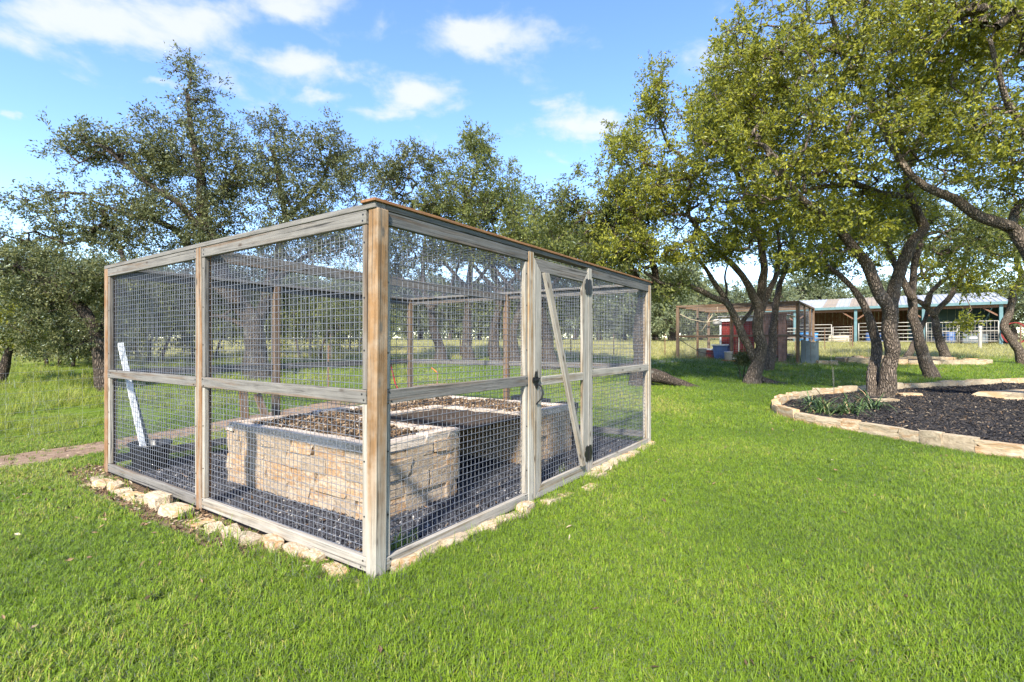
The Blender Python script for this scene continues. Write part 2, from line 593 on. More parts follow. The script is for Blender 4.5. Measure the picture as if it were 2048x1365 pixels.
M['red_hose'] = plain('red_hose', (0.30, 0.02, 0.03), 0.5, 0, 0.4, 0.2, 10)
M['pvc'] = plain('cream_pvc', (0.58, 0.52, 0.38), 0.4, 0, 0.45, 0.1, 6)
M['greymetal'] = plain('grey_blue_metal', (0.12, 0.15, 0.16), 0.5, 0.2, 0.4, 0.2, 4)
M['rust'] = plain('rusty_steel_post', (0.13, 0.075, 0.045), 0.8, 0.1, 0.3, 0.3, 12)
M['stone'] = stone_mat('ochre_limestone', (0.45, 0.36, 0.26), (0.31, 0.235, 0.16), (0.34, 0.20, 0.095), 0.38, 7)
M['stone_cap'] = stone_mat('pale_limestone_cap', (0.60, 0.52, 0.43), (0.42, 0.34, 0.26), (0.42, 0.30, 0.19), 0.22, 6)
M['stone_edge'] = stone_mat('edging_limestone', (0.56, 0.46, 0.33), (0.36, 0.27, 0.16), (0.42, 0.24, 0.10), 0.38, 6)
M['stone_wall'] = stone_mat('planter_limestone', (0.46, 0.375, 0.255), (0.28, 0.215, 0.135), (0.34, 0.205, 0.10), 0.42, 4)
M['mortar'] = stone_mat('tan_mortar', (0.40, 0.31, 0.20), (0.28, 0.21, 0.13), (0.30, 0.18, 0.08), 0.4, 9)
M['bark'] = bark_mat('oak_bark', (0.24, 0.19, 0.145), (0.055, 0.042, 0.032))
M['bark_dark'] = bark_mat('dark_oak_bark', (0.14, 0.11, 0.085), (0.03, 0.023, 0.018))
M['leaf_near'] = leaf_mat('live_oak_leaf', (0.11, 0.13, 0.02), (0.37, 0.355, 0.055), (0.56, 0.54, 0.06), 0.43)
M['leaf_left'] = leaf_mat('shaded_grey_green_leaf', (0.068, 0.08, 0.038), (0.175, 0.178, 0.078), (0.28, 0.28, 0.08), 0.33)  # shading of the left trees is put into this darker leaf colour
M['leaf_mid'] = leaf_mat('mid_oak_leaf', (0.075, 0.095, 0.032), (0.22, 0.23, 0.065), (0.38, 0.40, 0.08), 0.4)
M['leaf_far'] = leaf_mat('hazed_far_leaf', (0.13, 0.155, 0.085), (0.24, 0.265, 0.14), (0.32, 0.36, 0.15), 0.38)  # paled: distance haze is put into the leaf colour
M['lily'] = grass_mat('strap_leaf', (0.025, 0.055, 0.015), (0.075, 0.12, 0.03), (0.22, 0.15, 0.06), 0.97, 0.3)
M['lawn'] = grass_mat('lawn_blade', (0.066, 0.128, 0.007), (0.21, 0.31, 0.018), (0.44, 0.37, 0.11), 0.94, 0.40)
M['field'] = grass_mat('field_blade', (0.20, 0.21, 0.055), (0.42, 0.39, 0.14), (0.55, 0.48, 0.24), 0.80, 0.38)
M['wild'] = grass_mat('wild_grass_blade', (0.11, 0.17, 0.015), (0.32, 0.36, 0.04), (0.46, 0.41, 0.14), 0.93, 0.42)

# ---------------------------------------------------------------- ground
C0 = Vector((-0.867, 3.18, 0)); L0 = Vector((-4.74, 5.84, 0)); R0 = Vector((2.07, 7.48, 0)); B0 = Vector((-2.05, 10.1, 0))
QUAD = [C0, R0, B0, L0]
UD = (R0 - C0).normalized()      # along the gate side
VD = (L0 - C0).normalized()      # along the left side


def in_poly(x, y, poly):
    ins = False
    n = len(poly)
    j = n - 1
    for i in range(n):
        xi, yi = poly[i][0], poly[i][1]; xj, yj = poly[j][0], poly[j][1]
        if (yi > y) != (yj > y) and x < (xj - xi) * (y - yi) / (yj - yi) + xi:
            ins = not ins
        j = i
    return ins


def inset(poly, d):
    c = sum((Vector(p[:2]) for p in poly), Vector((0, 0))) / len(poly)
    return [tuple(Vector(p[:2]) + (c - Vector(p[:2])).normalized() * d) for p in poly]


# planter outline, traced anticlockwise on the ground
PLANTER = [(8.9, 3.6), (7.6, 5.0), (6.62, 6.45), (6.18, 7.1), (5.98, 7.8), (5.68, 8.43), (5.36, 9.05), (5.27, 9.7), (5.38, 10.35), (5.78, 10.95),
           (6.6, 11.8), (7.6, 12.4), (9.3, 13.05), (10.9, 13.5), (12.6, 14.0), (14.8, 14.5), (17.5, 14.6), (18.5, 12), (17.5, 7), (13, 3.6)]
PLANTER2 = [(14.2, 22.1), (14.1, 21.2), (15.5, 20.6), (17.5, 20.3), (19.6, 20.5), (20.0, 21.4), (18.6, 22.4), (16.0, 22.6)]
TRACK = [(-9.2, 0.6), (-7.0, 4.4), (-6.05, 5.9), (-5.62, 6.9), (-4.3, 9.4), (-2.8, 12.2), (-1.5, 14.6), (-2.3, 15.0), (-3.7, 12.7), (-5.1, 10.0), (-6.25, 7.55), (-6.85, 6.55), (-7.9, 4.9), (-10.1, 1.0)]
# bare strip along the left side, outside the stones
SOIL = [(-1.2, 3.1), (-1.8, 3.45), (-2.5, 3.85), (-3.2, 4.33), (-3.95, 4.85), (-4.7, 5.4), (-5.15, 5.75), (-5.2, 6.2), (-4.7, 6.1), (-0.9, 3.25)]


def ground_mat():
    m, nt, bs, N, L = new_mat('turf_soil')
    geo = N('ShaderNodeNewGeometry')
    pos = geo.outputs['Position']
    n1 = noise_n(N, L, pos, 7.0, 6, 0.6)
    n2 = noise_n(N, L, pos, 0.7, 3, 0.5)
    n3 = noise_n(N, L, pos, 45.0, 3, 0.6)
    lawn = ramp(N, L, n1, [(0.25, (0.045, 0.07, 0.012)), (0.5, (0.095, 0.145, 0.02)), (0.75, (0.15, 0.20, 0.035))])
    lawn = mixc(N, L, mapr(N, L, n3, 0.5, 0.75, 0, .5), lawn, (0.05, 0.04, 0.02))
    field = ramp(N, L, n1, [(0.25, (0.20, 0.20, 0.07)), (0.55, (0.32, 0.29, 0.12)), (0.8, (0.24, 0.26, 0.07))])
    sp = N('ShaderNodeSeparateXYZ'); L(pos, sp.inputs[0])
    ad = N('ShaderNodeMath'); ad.operation = 'MULTIPLY_ADD'; L(n2, ad.inputs[0]); ad.inputs[1].default_value = 9.0; L(sp.outputs[1], ad.inputs[2])
    col = mixc(N, L, mapr(N, L, ad.outputs[0], 24.5, 31), lawn, field)
    L(col, bs.inputs['Base Color'])
    bs.inputs['Roughness'].default_value = 1.0
    bs.inputs['Specular IOR Level'].default_value = 0.0
    bump(N, L, bs, n3, 0.6, 0.03)
    return m


def soil_mat(name, a, b, c, scale=14):
    m, nt, bs, N, L = new_mat(name)
    geo = N('ShaderNodeNewGeometry'); pos = geo.outputs['Position']
    n1 = noise_n(N, L, pos, scale, 8, 0.7)
    n2 = noise_n(N, L, pos, scale * .2, 4, 0.6)
    col = ramp(N, L, n1, [(0.3, a), (0.55, b), (0.75, c)])
    col = mixc(N, L, mapr(N, L, n2, 0.45, 0.65, 0, .6), col, a)
    L(col, bs.inputs['Base Color'])
    bs.inputs['Roughness'].default_value = 1.0; bs.inputs['Specular IOR Level'].default_value = 0.05
    bump(N, L, bs, n1, 0.8, 0.03)
    return m


M['ground'] = ground_mat()
M['dirt'] = soil_mat('packed_dirt', (0.15, 0.10, 0.066), (0.26, 0.185, 0.128), (0.34, 0.265, 0.19))
M['soil'] = soil_mat('bare_soil', (0.09, 0.06, 0.04), (0.17, 0.12, 0.08), (0.30, 0.24, 0.17), 22)
M['gravel_bed'] = soil_mat('dark_gravel_base', (0.008, 0.008, 0.010), (0.018, 0.018, 0.022), (0.035, 0.035, 0.04), 40)
M['compost'] = soil_mat('bed_compost', (0.03, 0.024, 0.018), (0.08, 0.06, 0.045), (0.16, 0.13, 0.10), 30)
M['pale_gravel'] = soil_mat('pale_gravel', (0.25, 0.23, 0.20), (0.42, 0.40, 0.36), (0.55, 0.53, 0.5), 18)


def grid_sheet(name, xs, ys, mat, dz=0.0):
    xs = np.asarray(xs); ys = np.asarray(ys)
    X, Y = np.meshgrid(xs, ys)
    Z = harr(X.ravel(), Y.ravel()) + dz
    v = np.stack([X.ravel(), Y.ravel(), Z], 1)
    nx, ny = len(xs), len(ys)
    i = np.arange((nx - 1) * (ny - 1)); r = i // (nx - 1); c = i % (nx - 1)
    a = r * nx + c
    f = np.stack([a, a + 1, a + nx + 1, a + nx], 1)
    return obj(name, mesh_np(name, v, f, mat, True))


xs = np.concatenate([np.linspace(-900, -70, 8)[:-1], np.linspace(-70, -16, 28)[:-1], np.linspace(-16, 22, 96)[:-1], np.linspace(22, 80, 30)[:-1], np.linspace(80, 900, 8)])
ys = np.concatenate([np.linspace(-60, -4, 10)[:-1], np.linspace(-4, 30, 100)[:-1], np.linspace(30, 110, 50)[:-1], np.linspace(110, 1500, 12)])
gr = grid_sheet('ground', xs, ys, M['ground'])
tag(gr, None, None, kind='structure')


def poly_sheet(name, poly, mat, dz, step=0.35, rough=0.0):
    """a sheet on the ground inside an outline, cut on a fine grid so it follows the slope"""
    bm = bmesh.new()
    vs = [bm.verts.new((x, y, 0)) for (x, y) in poly]
    bm.faces.new(vs)
    x0, x1 = min(p[0] for p in poly), max(p[0] for p in poly)
    y0, y1 = min(p[1] for p in poly), max(p[1] for p in poly)
    x = x0 + step
    while x < x1:
        bmesh.ops.bisect_plane(bm, geom=bm.verts[:] + bm.edges[:] + bm.faces[:], plane_co=(x, 0, 0), plane_no=(1, 0, 0)); x += step
    y = y0 + step
    while y < y1:
        bmesh.ops.bisect_plane(bm, geom=bm.verts[:] + bm.edges[:] + bm.faces[:], plane_co=(0, y, 0), plane_no=(0, 1, 0)); y += step
    for v in bm.verts:
        v.co.z = h(v.co.x, v.co.y) + dz + rough * mnoise.noise(Vector((v.co.x * 1.7, v.co.y * 1.7, 3.0)))
    bmesh.ops.recalc_face_normals(bm, faces=bm.faces[:])
    if sum(f.normal.z for f in bm.faces) < 0:
        bmesh.ops.reverse_faces(bm, faces=bm.faces[:])
    me = bpy.data.meshes.new(name); bm.to_mesh(me); bm.free(); me.materials.append(mat)
    o = obj(name, me)
    o['kind'] = 'structure'
    return o


def smooth_poly(poly, it=2):
    for _ in range(it):
        q = []
        for i in range(len(poly)):
            a = poly[i]; b = poly[(i + 1) % len(poly)]
            q += [(a[0] * .75 + b[0] * .25, a[1] * .75 + b[1] * .25), (a[0] * .25 + b[0] * .75, a[1] * .25 + b[1] * .75)]
        poly = q
    return poly


poly_sheet('dirt_track', smooth_poly(TRACK), M['dirt'], 0.012, 0.4, 0.012)
poly_sheet('bare_soil', smooth_poly(SOIL), M['soil'], 0.010, 0.25, 0.008)
poly_sheet('gravel_pad', [tuple(p[:2]) for p in QUAD], M['gravel_bed'], 0.03, 0.3, 0.012)
PL_S = smooth_poly(PLANTER, 1)
poly_sheet('mulch_bed', PL_S, M['gravel_bed'], 0.06, 0.5, 0.035)
poly_sheet('planting_bed', smooth_poly(PLANTER2, 1), M['soil'], 0.12, 0.5, 0.03)
STRIP = [(4.9, 20.6), (7.7, 22.2), (12.2, 20.2), (13.0, 20.9), (9.5, 22.9), (7.4, 23.4), (4.6, 21.6)]
poly_sheet('gravel_strip', STRIP, M['pale_gravel'], 0.012, 0.5, 0.015)

# ---------------------------------------------------------------- the wire garden enclosure
ENC = thing('garden_enclosure', C0, 'weathered timber and wire mesh garden enclosure with a gate, standing on the lawn', 'enclosure')
UP = Vector((0, 0, 1))
ZT = 2.375           # underside of the top plate
PW = 0.092           # post size


def post(name, base, mat, zt=ZT, size=PW, ex=None, tilt=(0, 0)):
    base = Vector(base); base.z = min(h(base.x, base.y), 0.0) - 0.08
    top = Vector((base.x + tilt[0], base.y + tilt[1], zt))
    ex = ex or UD
    return board(name, base, top, size, size, ex, mat, ENC, 0.005)


def side_of(a, b, inward):
    d = (b - a).normalized()
    n = Vector((-d.y, d.x, 0))
    if n.dot(inward) < 0: n = -n
    return d, n


CEN = (C0 + B0) / 2


def rail(name, a, b, z, hgt, thick, n, off, mat):
    """level board standing on edge, `off` inside of the outer face"""
    p = Vector((a.x, a.y, z)) + n * (off + thick / 2)
    q = Vector((b.x, b.y, z)) + n * (off + thick / 2)
    return board(name, p, q, hgt, thick, UP, mat, ENC)


def wires(name, a, b, z0, z1, n, off, parent, seed, pitch=0.0508, r=0.0022, phase=None):
    """one welded wire panel between a and b: uprights and cross wires of galvanised steel, slightly bowed"""
    rg = random.Random(seed)
    d = (b - a); ln = d.length; d = d / ln
    V = []; Fc = []
    o = Vector((a.x, a.y, 0)) + n * off

    def bow(u, z, k):
        return (0.014 * mnoise.noise(Vector((u * 1.3 + seed, z * 1.3, seed * 3.1))), 0.0022 * mnoise.noise(Vector((u * 2.3, z * 2.3 + k, seed * 1.7))))

    def wire(pts, sn):
        k0 = len(V)
        for (u, z) in pts:
            bo, bi = bow(u, z, sn)
            if sn: u2, z2 = u + bi, z
            else: u2, z2 = u, z + bi
            c = o + d * u2 + n * (bo + (r * 1.7 if sn else 0))
            c = Vector((c.x, c.y, z2))
            if sn:
                V.extend([c + d * r, c + n * r, c - d * r, c - n * r])
            else:
                V.extend([c + UP * r, c + n * r, c - UP * r, c - n * r])
        for i in range(len(pts) - 1):
            for k in range(4):
                Fc.append((k0 + i * 4 + k, k0 + i * 4 + (k + 1) % 4, k0 + i * 4 + 4 + (k + 1) % 4, k0 + i * 4 + 4 + k))
    ph = rg.random() * pitch if phase is None else phase
    u = ph
    while u < ln:
        wire([(u, z0 + (z1 - z0) * i / 6) for i in range(7)], 1); u += pitch
    z = z0 + rg.random() * pitch
    nseg = max(3, int(ln / 0.35))
    while z < z1:
        wire([(ln * i / nseg, z) for i in range(nseg + 1)], 0); z += pitch
    me = mesh_np(name, V, np.array(Fc), M['wire'])
    return obj(name, me, parent)


def build_enclosure():
    ins_u = UD; ins_v = VD
    # -- posts (outer corner of each footprint on the traced outline)
    hp = PW / 2
    def at(a, d, t, n): return a + d * t + n * hp
    dl, nl = side_of(C0, L0, CEN - (C0 + L0) / 2); LL = (L0 - C0).length
    dr, nr = side_of(C0, R0, CEN - (C0 + R0) / 2); LR = (R0 - C0).length
    dbl, nbl = side_of(L0, B0, CEN - (L0 + B0) / 2); LBL = (B0 - L0).length
    dbr, nbr = side_of(R0, B0, CEN - (R0 + B0) / 2); LBR = (B0 - R0).length
    p = post('corner_post', C0 + dl * hp + dr * hp, M['post'], tilt=(0.018, 0.0)); p['label'] = 'brown corner post bleached pale towards the ground'
    post('corner_post', L0 - dl * hp + nl * hp, M['post_mid'])
    post('corner_post', R0 - dr * hp + nr * hp, M['post_pale'])
    post('corner_post', B0 - dbl * hp + nbl * hp, M['coop_wood'])
    ml = LL * 0.505
    post('post', at(C0, dl, ml, nl), M['post_mid'])
    g0, g1 = 1.86, 3.125                       # gate post and hinge post along the gate side
    post('post', at(C0, dr, g0, nr), M['post_pale'])
    post('post', at(C0, dr, g1, nr), M['rail_pale'])
    mbl = LBL * 0.42
    mbr = LBR * 0.52
    post('post', at(L0, dbl, mbl, nbl), M['coop_wood'])
    post('post', at(R0, dbr, mbr, nbr), M['coop_wood'])
    # -- top plates, laid flat on the posts; butt joints over the posts
    pz = ZT + 0.019
    def plate(a, b, n, mat):
        a = Vector((a.x, a.y, pz)) + n * 0.046; b = Vector((b.x, b.y, pz)) + n * 0.046
        board('top_plate', a, b, 0.092, 0.038, n, mat, ENC)
    plate(C0 + dl * 0.0, C0 + dl * (ml - .002), nl, M['rail'])
    plate(C0 + dl * (ml + .002), L0, nl, M['rail'])
    plate(C0 + dr * 0.094, C0 + dr * (g0 - .002), nr, M['rail_dark'])
    plate(C0 + dr * (g0 + .002), C0 + dr * 3.6, nr, M['rail_dark'])
    plate(C0 + dr * 3.604, R0, nr, M['rail_dark'])
    plate(L0 + dbl * 0.096, B0, nbl, M['rail'])
    plate(R0 + dbr * 0.096, B0 - dbr * 0.1, nbr, M['rail'])
    # red-brown cap boards along the gate side
    cz = ZT + 0.038 + 0.011
    for (t0, t1) in ((-0.015, 2.55), (2.553, LR + 0.02)):
        a = C0 + dr * t0 + nr * 0.055; b = C0 + dr * t1 + nr * 0.055
        board('cap_board', (a.x, a.y, cz), (b.x, b.y, cz), 0.14, 0.02, nr, M['cap'], ENC, 0.003)
    # -- rails. Left side bays
    th = 0.038
    off = 0.004
    HR = 0.09
    ZM = 1.165
    bays_l = [(PW + .001, ml - hp - .001), (ml + hp + .001, LL - PW - .001)]
    for i, (t0, t1) in enumerate(bays_l):
        a, b = C0 + dl * t0, C0 + dl * t1
        rail('top_rail', a, b, ZT - HR / 2 - .002, HR, th, nl, off, M['rail'])
        rail('mid_rail', a, b, ZM, HR, th, nl, off, M['rail'])
        rail('bottom_rail', a, b, 0.085, HR, th, nl, off, M['rail_pale'] if i == 0 else M['rail'])
        for (zz0, zz1) in ((0.132, ZM - HR / 2 - .002), (ZM + HR / 2 + .002, ZT - HR - .004)):
            for tt, s in ((t0 + .022, 1), (t1 - .022, -1)):
                q = C0 + dl * tt + nl * (off + .006 + .019)
                board('nailer', (q.x, q.y, zz0), (q.x, q.y, zz1), 0.042, 0.038, dl, M['rail_pale'] if zz0 < .5 else M['rail'], ENC, 0.003)
        wires('wire_mesh', C0 + dl * (t0 + .01), C0 + dl * (t1 - .01), 0.05, ZT - 0.03, nl, 0.052, ENC, 3 + i)
    # gate side: near bay and far bay
    for i, (t0, t1, mt, mm, mb) in enumerate(((PW + .001, g0 - hp - .001, 'rail_dark', 'rail', 'rail_pale'), (g1 + hp + .001, LR - PW - .001, 'rail_dark', 'rail_pale', 'rail_pale'))):
        a, b = C0 + dr * t0, C0 + dr * t1
        rail('top_rail', a, b, ZT - HR / 2 - .002, HR if i == 0 else .1, th, nr, off, M[mt])
        rail('mid_rail', a, b, ZM, HR, th, nr, off, M[mm])
        rail('bottom_rail', a, b, 0.075, HR, th, nr, off, M[mb])
        for (zz0, zz1) in ((0.122, ZM - HR / 2 - .002), (ZM + HR / 2 + .002, ZT - HR - .014)):
            for tt in (t0 + .022, t1 - .022):
                q = C0 + dr * tt + nr * (off + .006 + .019)
                board('nailer', (q.x, q.y, zz0), (q.x, q.y, zz1), 0.042, 0.038, dr, M['rail_pale'], ENC, 0.003)
        wires('wire_mesh', C0 + dr * (t0 + .01), C0 + dr * (t1 - .01), 0.04, ZT - 0.03, nr, 0.052, ENC, 11 + i)
    # back sides
    for (A, d, n, ln, mid, sd) in ((L0, dbl, nbl, LBL, mbl, 21), (R0, dbr, nbr, LBR, mbr, 31)):
        for j, (t0, t1) in enumerate(((PW + .002, mid - hp - .001), (mid + hp + .001, ln - PW - .002))):
            a, b = A + d * t0, A + d * t1
            rail('top_rail', a, b, ZT - HR / 2 - .002, HR, th, n, off, M['rail'])
            rail('mid_rail', a, b, ZM, HR, th, n, off, M['rail'])
            rail('bottom_rail', a, b, 0.16, HR, th, n, off, M['rail'])
            wires('wire_mesh', A + d * (t0 + .01), A + d * (t1 - .01), 0.12, ZT - 0.03, n, 0.052, ENC, sd + j)
    # dark screw heads at the joints, all alike
    mb = MB()
    def screw(A, d, n, t, z):
        c = A + d * t - n * .0005
        V = []
        for o_ in (0.006, -.0015):
            for k in range(6):
                a_ = math.pi * k / 3
                q = c + d * (.0065 * math.cos(a_)) + n * o_
                V.append((q.x, q.y, z + .0065 * math.sin(a_)))
        mb.add(V, [tuple(range(5, -1, -1)), tuple(range(6, 12))] + [(i, (i + 1) % 6, (i + 1) % 6 + 6, i + 6) for i in range(6)])
    sr = random.Random(3)
    for (A, d, n, ts) in ((C0, dl, nl, [q for b_ in bays_l for q in b_]), (C0, dr, nr, [PW, g0 - hp, g1 + hp, LR - PW])):
        for i, tt in enumerate(ts):
            s_ = 1 if i % 2 == 0 else -1
            for z in (ZT - .03, ZT - .07, ZM + .025, ZM - .025, .11, .06):
                screw(A + n * .003, d, n, tt + s_ * sr.uniform(.02, .05), z + sr.uniform(-.008, .008))
            for z in (.35, .75, 1.45, 1.85, 2.15):
                screw(A + n * .009, d, n, tt + s_ * .022, z + sr.uniform(-.06, .06))
    o_s = mb.build('screw_heads', M['iron'], ENC); o_s['kind'] = 'stuff'
    # roof joist from the left middle post to the back right one, and a second over the near bay
    a = at(C0, dl, ml, nl); b = at(R0, dbr, mbr, nbr)
    jd = (b - a).normalized()
    ja = a + jd * 0.055; jb = b - jd * 0.055
    board('roof_joist', (ja.x, ja.y, ZT - .058), (jb.x, jb.y, ZT - .058), 0.11, 0.038, UP, M['rail'], ENC)
    # roof mesh laid over the plates
    V = []; Fc = []
    r = 0.0017
    def lerp(p, q, t): return p + (q - p) * t
    r = 0.0012
    def rw(p, q, k):
        k0 = len(V); n = 12
        dd = (q - p).normalized(); sd = dd.cross(UP)
        for i in range(n + 1):
            c = lerp(p, q, i / n)
            s = math.sin(math.pi * i / n)
            c = Vector((c.x, c.y, ZT + 0.041 - 0.05 * s * (0.5 + 0.5 * mnoise.noise(Vector((c.x, c.y, 9.0)))) + (r * 1.7 if k else 0)))
            V.extend([c + UP * r, c + sd * r, c - UP * r, c - sd * r])
        for i in range(n):
            for j in range(4):
                Fc.append((k0 + i * 4 + j, k0 + i * 4 + (j + 1) % 4, k0 + i * 4 + 4 + (j + 1) % 4, k0 + i * 4 + 4 + j))
    nA = int(LR / 0.1016); nB = int(LL / 0.0508)
    for i in range(nA):
        t = (i + .5) / nA
        rw(lerp(C0, R0, t), lerp(L0, B0, t), 1)
    for i in range(nB):
        t = (i + .5) / nB
        rw(lerp(C0, L0, t), lerp(R0, B0, t), 0)
    obj('roof_mesh', mesh_np('roof_mesh', V, np.array(Fc), M['wire']), ENC)

    # -- gate
    t0, t1 = g0 + hp + .012, g1 - hp - .008
    zb, zt2 = 0.03, 2.325
    go = C0 + dr * t0
    gate = part_empty('gate', (go.x, go.y, zb), ENC)
    gate['label'] = 'mitred timber gate with a diagonal brace, black hinges and latch'
    SW = 0.125
    gth = 0.036
    def flat(name, pts, parent, mat, out=0.0, thk=gth):
        """board cut to a polygon in the gate's plane (u along gate, z up)"""
        V = []
        for o_ in (out, out + thk):
            for (u, z) in pts:
                q = C0 + dr * u + nr * o_
                V.append((q.x, q.y, z))
        n = len(pts)
        Fq = [tuple(range(n)), tuple(range(2 * n - 1, n - 1, -1))] + [(i, i + n, (i + 1) % n + n, (i + 1) % n) for i in range(n)]
        me = mesh_np(name, V, Fq, mat)
        # store it along its own length so that the grain runs with the board
        c = C0 + dr * pts[0][0] + nr * out
        e = Vector((pts[-1 if name in ('stile',) else 1][0] - pts[0][0], 0, pts[-1 if name in ('stile',) else 1][1] - pts[0][1]))
        ex = (dr * e.x + UP * e.z).normalized()
        ey = nr.copy(); ez = ex.cross(ey).normalized()
        mt = basis(Vector((c.x, c.y, pts[0][1])), ex, ey, ez)
        me.transform(mt.inverted())
        bm = bmesh.new(); bm.from_mesh(me)
        bmesh.ops.recalc_face_normals(bm, faces=bm.faces[:])
        bmesh.ops.bevel(bm, geom=bm.edges[:], offset=0.003, segments=1, affect='EDGES')
        bm.to_mesh(me); bm.free()
        return obj(name, me, parent, mt)
    e_ = 0.0015
    flat('stile', [(t0, zb), (t0 + SW - e_, zb + SW), (t0 + SW - e_, zt2 - SW), (t0, zt2)], gate, M['rail_pale'])
    flat('stile', [(t1, zb), (t1 - SW + e_, zb + SW), (t1 - SW + e_, zt2 - SW), (t1, zt2)], gate, M['rail_pale'])
    flat('top_rail', [(t0 + 2 * e_, zt2), (t1 - 2 * e_, zt2), (t1 - SW, zt2 - SW + 2 * e_), (t0 + SW, zt2 - SW + 2 * e_)], gate, M['rail'])
    flat('bottom_rail', [(t0 + 2 * e_, zb), (t1 - 2 * e_, zb), (t1 - SW, zb + SW - 2 * e_), (t0 + SW, zb + SW - 2 * e_)], gate, M['rail_pale'])
    flat('mid_rail', [(t0 + SW + .001, 1.105), (t1 - SW - .001, 1.105), (t1 - SW - .001, 1.19), (t0 + SW + .001, 1.19)], gate, M['rail_pale'])
    # diagonal brace, proud of the rails
    ua, za, ub, zb2 = t0 + SW + .002, zt2 - SW - .004, t1 - SW - .002, zb + SW + .004
    du = Vector((ub - ua, zb2 - za)).normalized(); pn = Vector((-du.y, du.x)) * 0.082
    flat('diagonal_brace', [(ua, za), (ub - .085, zb2), (ub, zb2), (ua + .085, za)], gate, M['rail_pale'], out=-0.04, thk=0.038)
    wires('wire_mesh', C0 + dr * (t0 + .03), C0 + dr * (t1 - .03), zb + .05, zt2 - .05, nr, 0.048, gate, 41)

    # hinges: black butterfly plates across gate and hinge post, each with a knuckle and screws
    def hinge(z):
        mb = MB()
        uc = t1 + .006
        def disc(u, zc, ra, rb, o_, thk=.006, n=14):
            V = []
            for oo in (o_, o_ - thk):
                for k in range(n):
                    a_ = 2 * math.pi * k / n
                    q = C0 + dr * (u + ra * math.cos(a_)) + nr * oo
                    V.append((q.x, q.y, zc + rb * math.sin(a_)))
            mb.add(V, [tuple(range(n - 1, -1, -1)), tuple(range(n, 2 * n))] + [(i, (i + 1) % n, (i + 1) % n + n, i + n) for i in range(n)])
        for s in (-1, 1):
            disc(uc + s * .05, z, .048, .044, -.001)
            disc(uc + s * .042, z + .058, .034, .032, -.0015)
            disc(uc + s * .042, z - .058, .034, .032, -.0015)
            disc(uc + s * .032, z, .026, .095, -.002)
        q = C0 + dr * uc - nr * .009
        mb.tube([(q.x, q.y, z - .085), (q.x, q.y, z - .08), (q.x, q.y, z + .08), (q.x, q.y, z + .085)], [.004, .009, .009, .004], 8)
        mb.build('hinge', M['iron'], gate)
    hinge(2.155); hinge(0.265)
    # latch with a curled handle
    mb = MB()
    uc = t0 + .02
    def q3(u, z, o_): 
        q = C0 + dr * u - nr * o_
        return (q.x, q.y, z)
    for (u, z, a_, b_) in ((uc, 1.165, .055, .035), (uc, 1.20, .026, .05), (uc + .01, 1.13, .03, .05), (uc - .045, 1.165, .02, .03)):
        n = 12
        V = [q3(u + a_ * math.cos(2 * math.pi * k / n), z + b_ * math.sin(2 * math.pi * k / n), .001 + .007 * j) for j in (0, 1) for k in range(n)]
        mb.add(V, [tuple(range(n - 1, -1, -1)), tuple(range(n, 2 * n))] + [(i, (i + 1) % n, (i + 1) % n + n, i + n) for i in range(n)])
    mb.tube([q3(uc - .06, 1.165, .012), q3(uc, 1.172, .018), q3(uc + .05, 1.178, .016)], .008, 6)
    mb.tube([q3(uc + .015, 1.13, .008), q3(uc + .04, 1.10, .04), q3(uc + .045, 1.04, .052), q3(uc + .035, .985, .04), q3(uc + .02, .95, .01), q3(uc + .005, .935, .006)], [.007, .008, .009, .008, .007, .009], 6)
    mb.build('latch', M['iron'], gate)


build_enclosure()

# ---------------------------------------------------------------- rough stones
def rock_mesh(seed, mat, sub=2, rough=0.10, boxy=0.75, detail=2.3, chop=True):
    """a block of stone about 1 x 1 x 1, base at z=0, rough on every face"""
    bm = bmesh.new()
    bmesh.ops.create_cube(bm, size=1.0)
    bmesh.ops.subdivide_edges(bm, edges=bm.edges[:], cuts=sub, use_grid_fill=True)
    rg = random.Random(seed)
    sh = [rg.uniform(-.12, .12) for _ in range(6)]
    for v in bm.verts:
        c = v.co.copy()
        sp = c.normalized() * 0.62
        c = c * boxy + sp * (1 - boxy)
        c.x += sh[0] * c.z + sh[1] * c.y
        c.y += sh[2] * c.z * .7
        c.z += sh[3] * c.x * .6 + sh[4] * c.y * .4
        nv = mnoise.noise_vector(v.co * detail + Vector((seed * 7.3, seed * 1.9, seed)))
        c += nv * rough
        v.co = c
    zmin = min(v.co.z for v in bm.verts)
    for v in bm.verts: v.co.z -= zmin
    bmesh.ops.recalc_face_normals(bm, faces=bm.faces[:])
    me = bpy.data.meshes.new('stone'); bm.to_mesh(me); bm.free()
    me.materials.append(mat)
    return me


def stone_obj(me, parent, c, ex, size, yaw=0.0, tilt=(0, 0), name='stone'):
    """c: centre of the base; ex: long direction; size: length, depth, height"""
    ex = Vector(ex).normalized()
    a = math.atan2(ex.y, ex.x) + yaw
    m = Matrix.Translation(Vector(c)) @ Matrix.Rotation(a, 4, 'Z') @ Matrix.Rotation(tilt[0], 4, 'X') @ Matrix.Rotation(tilt[1], 4, 'Y') @ Matrix.Diagonal((size[0], size[1], size[2], 1))
    return obj(name, me, parent, m)


EDGE_ROCKS = [rock_mesh(100 + i, M['stone_edge'], 4, 0.12, 0.86, 1.7) for i in range(8)]


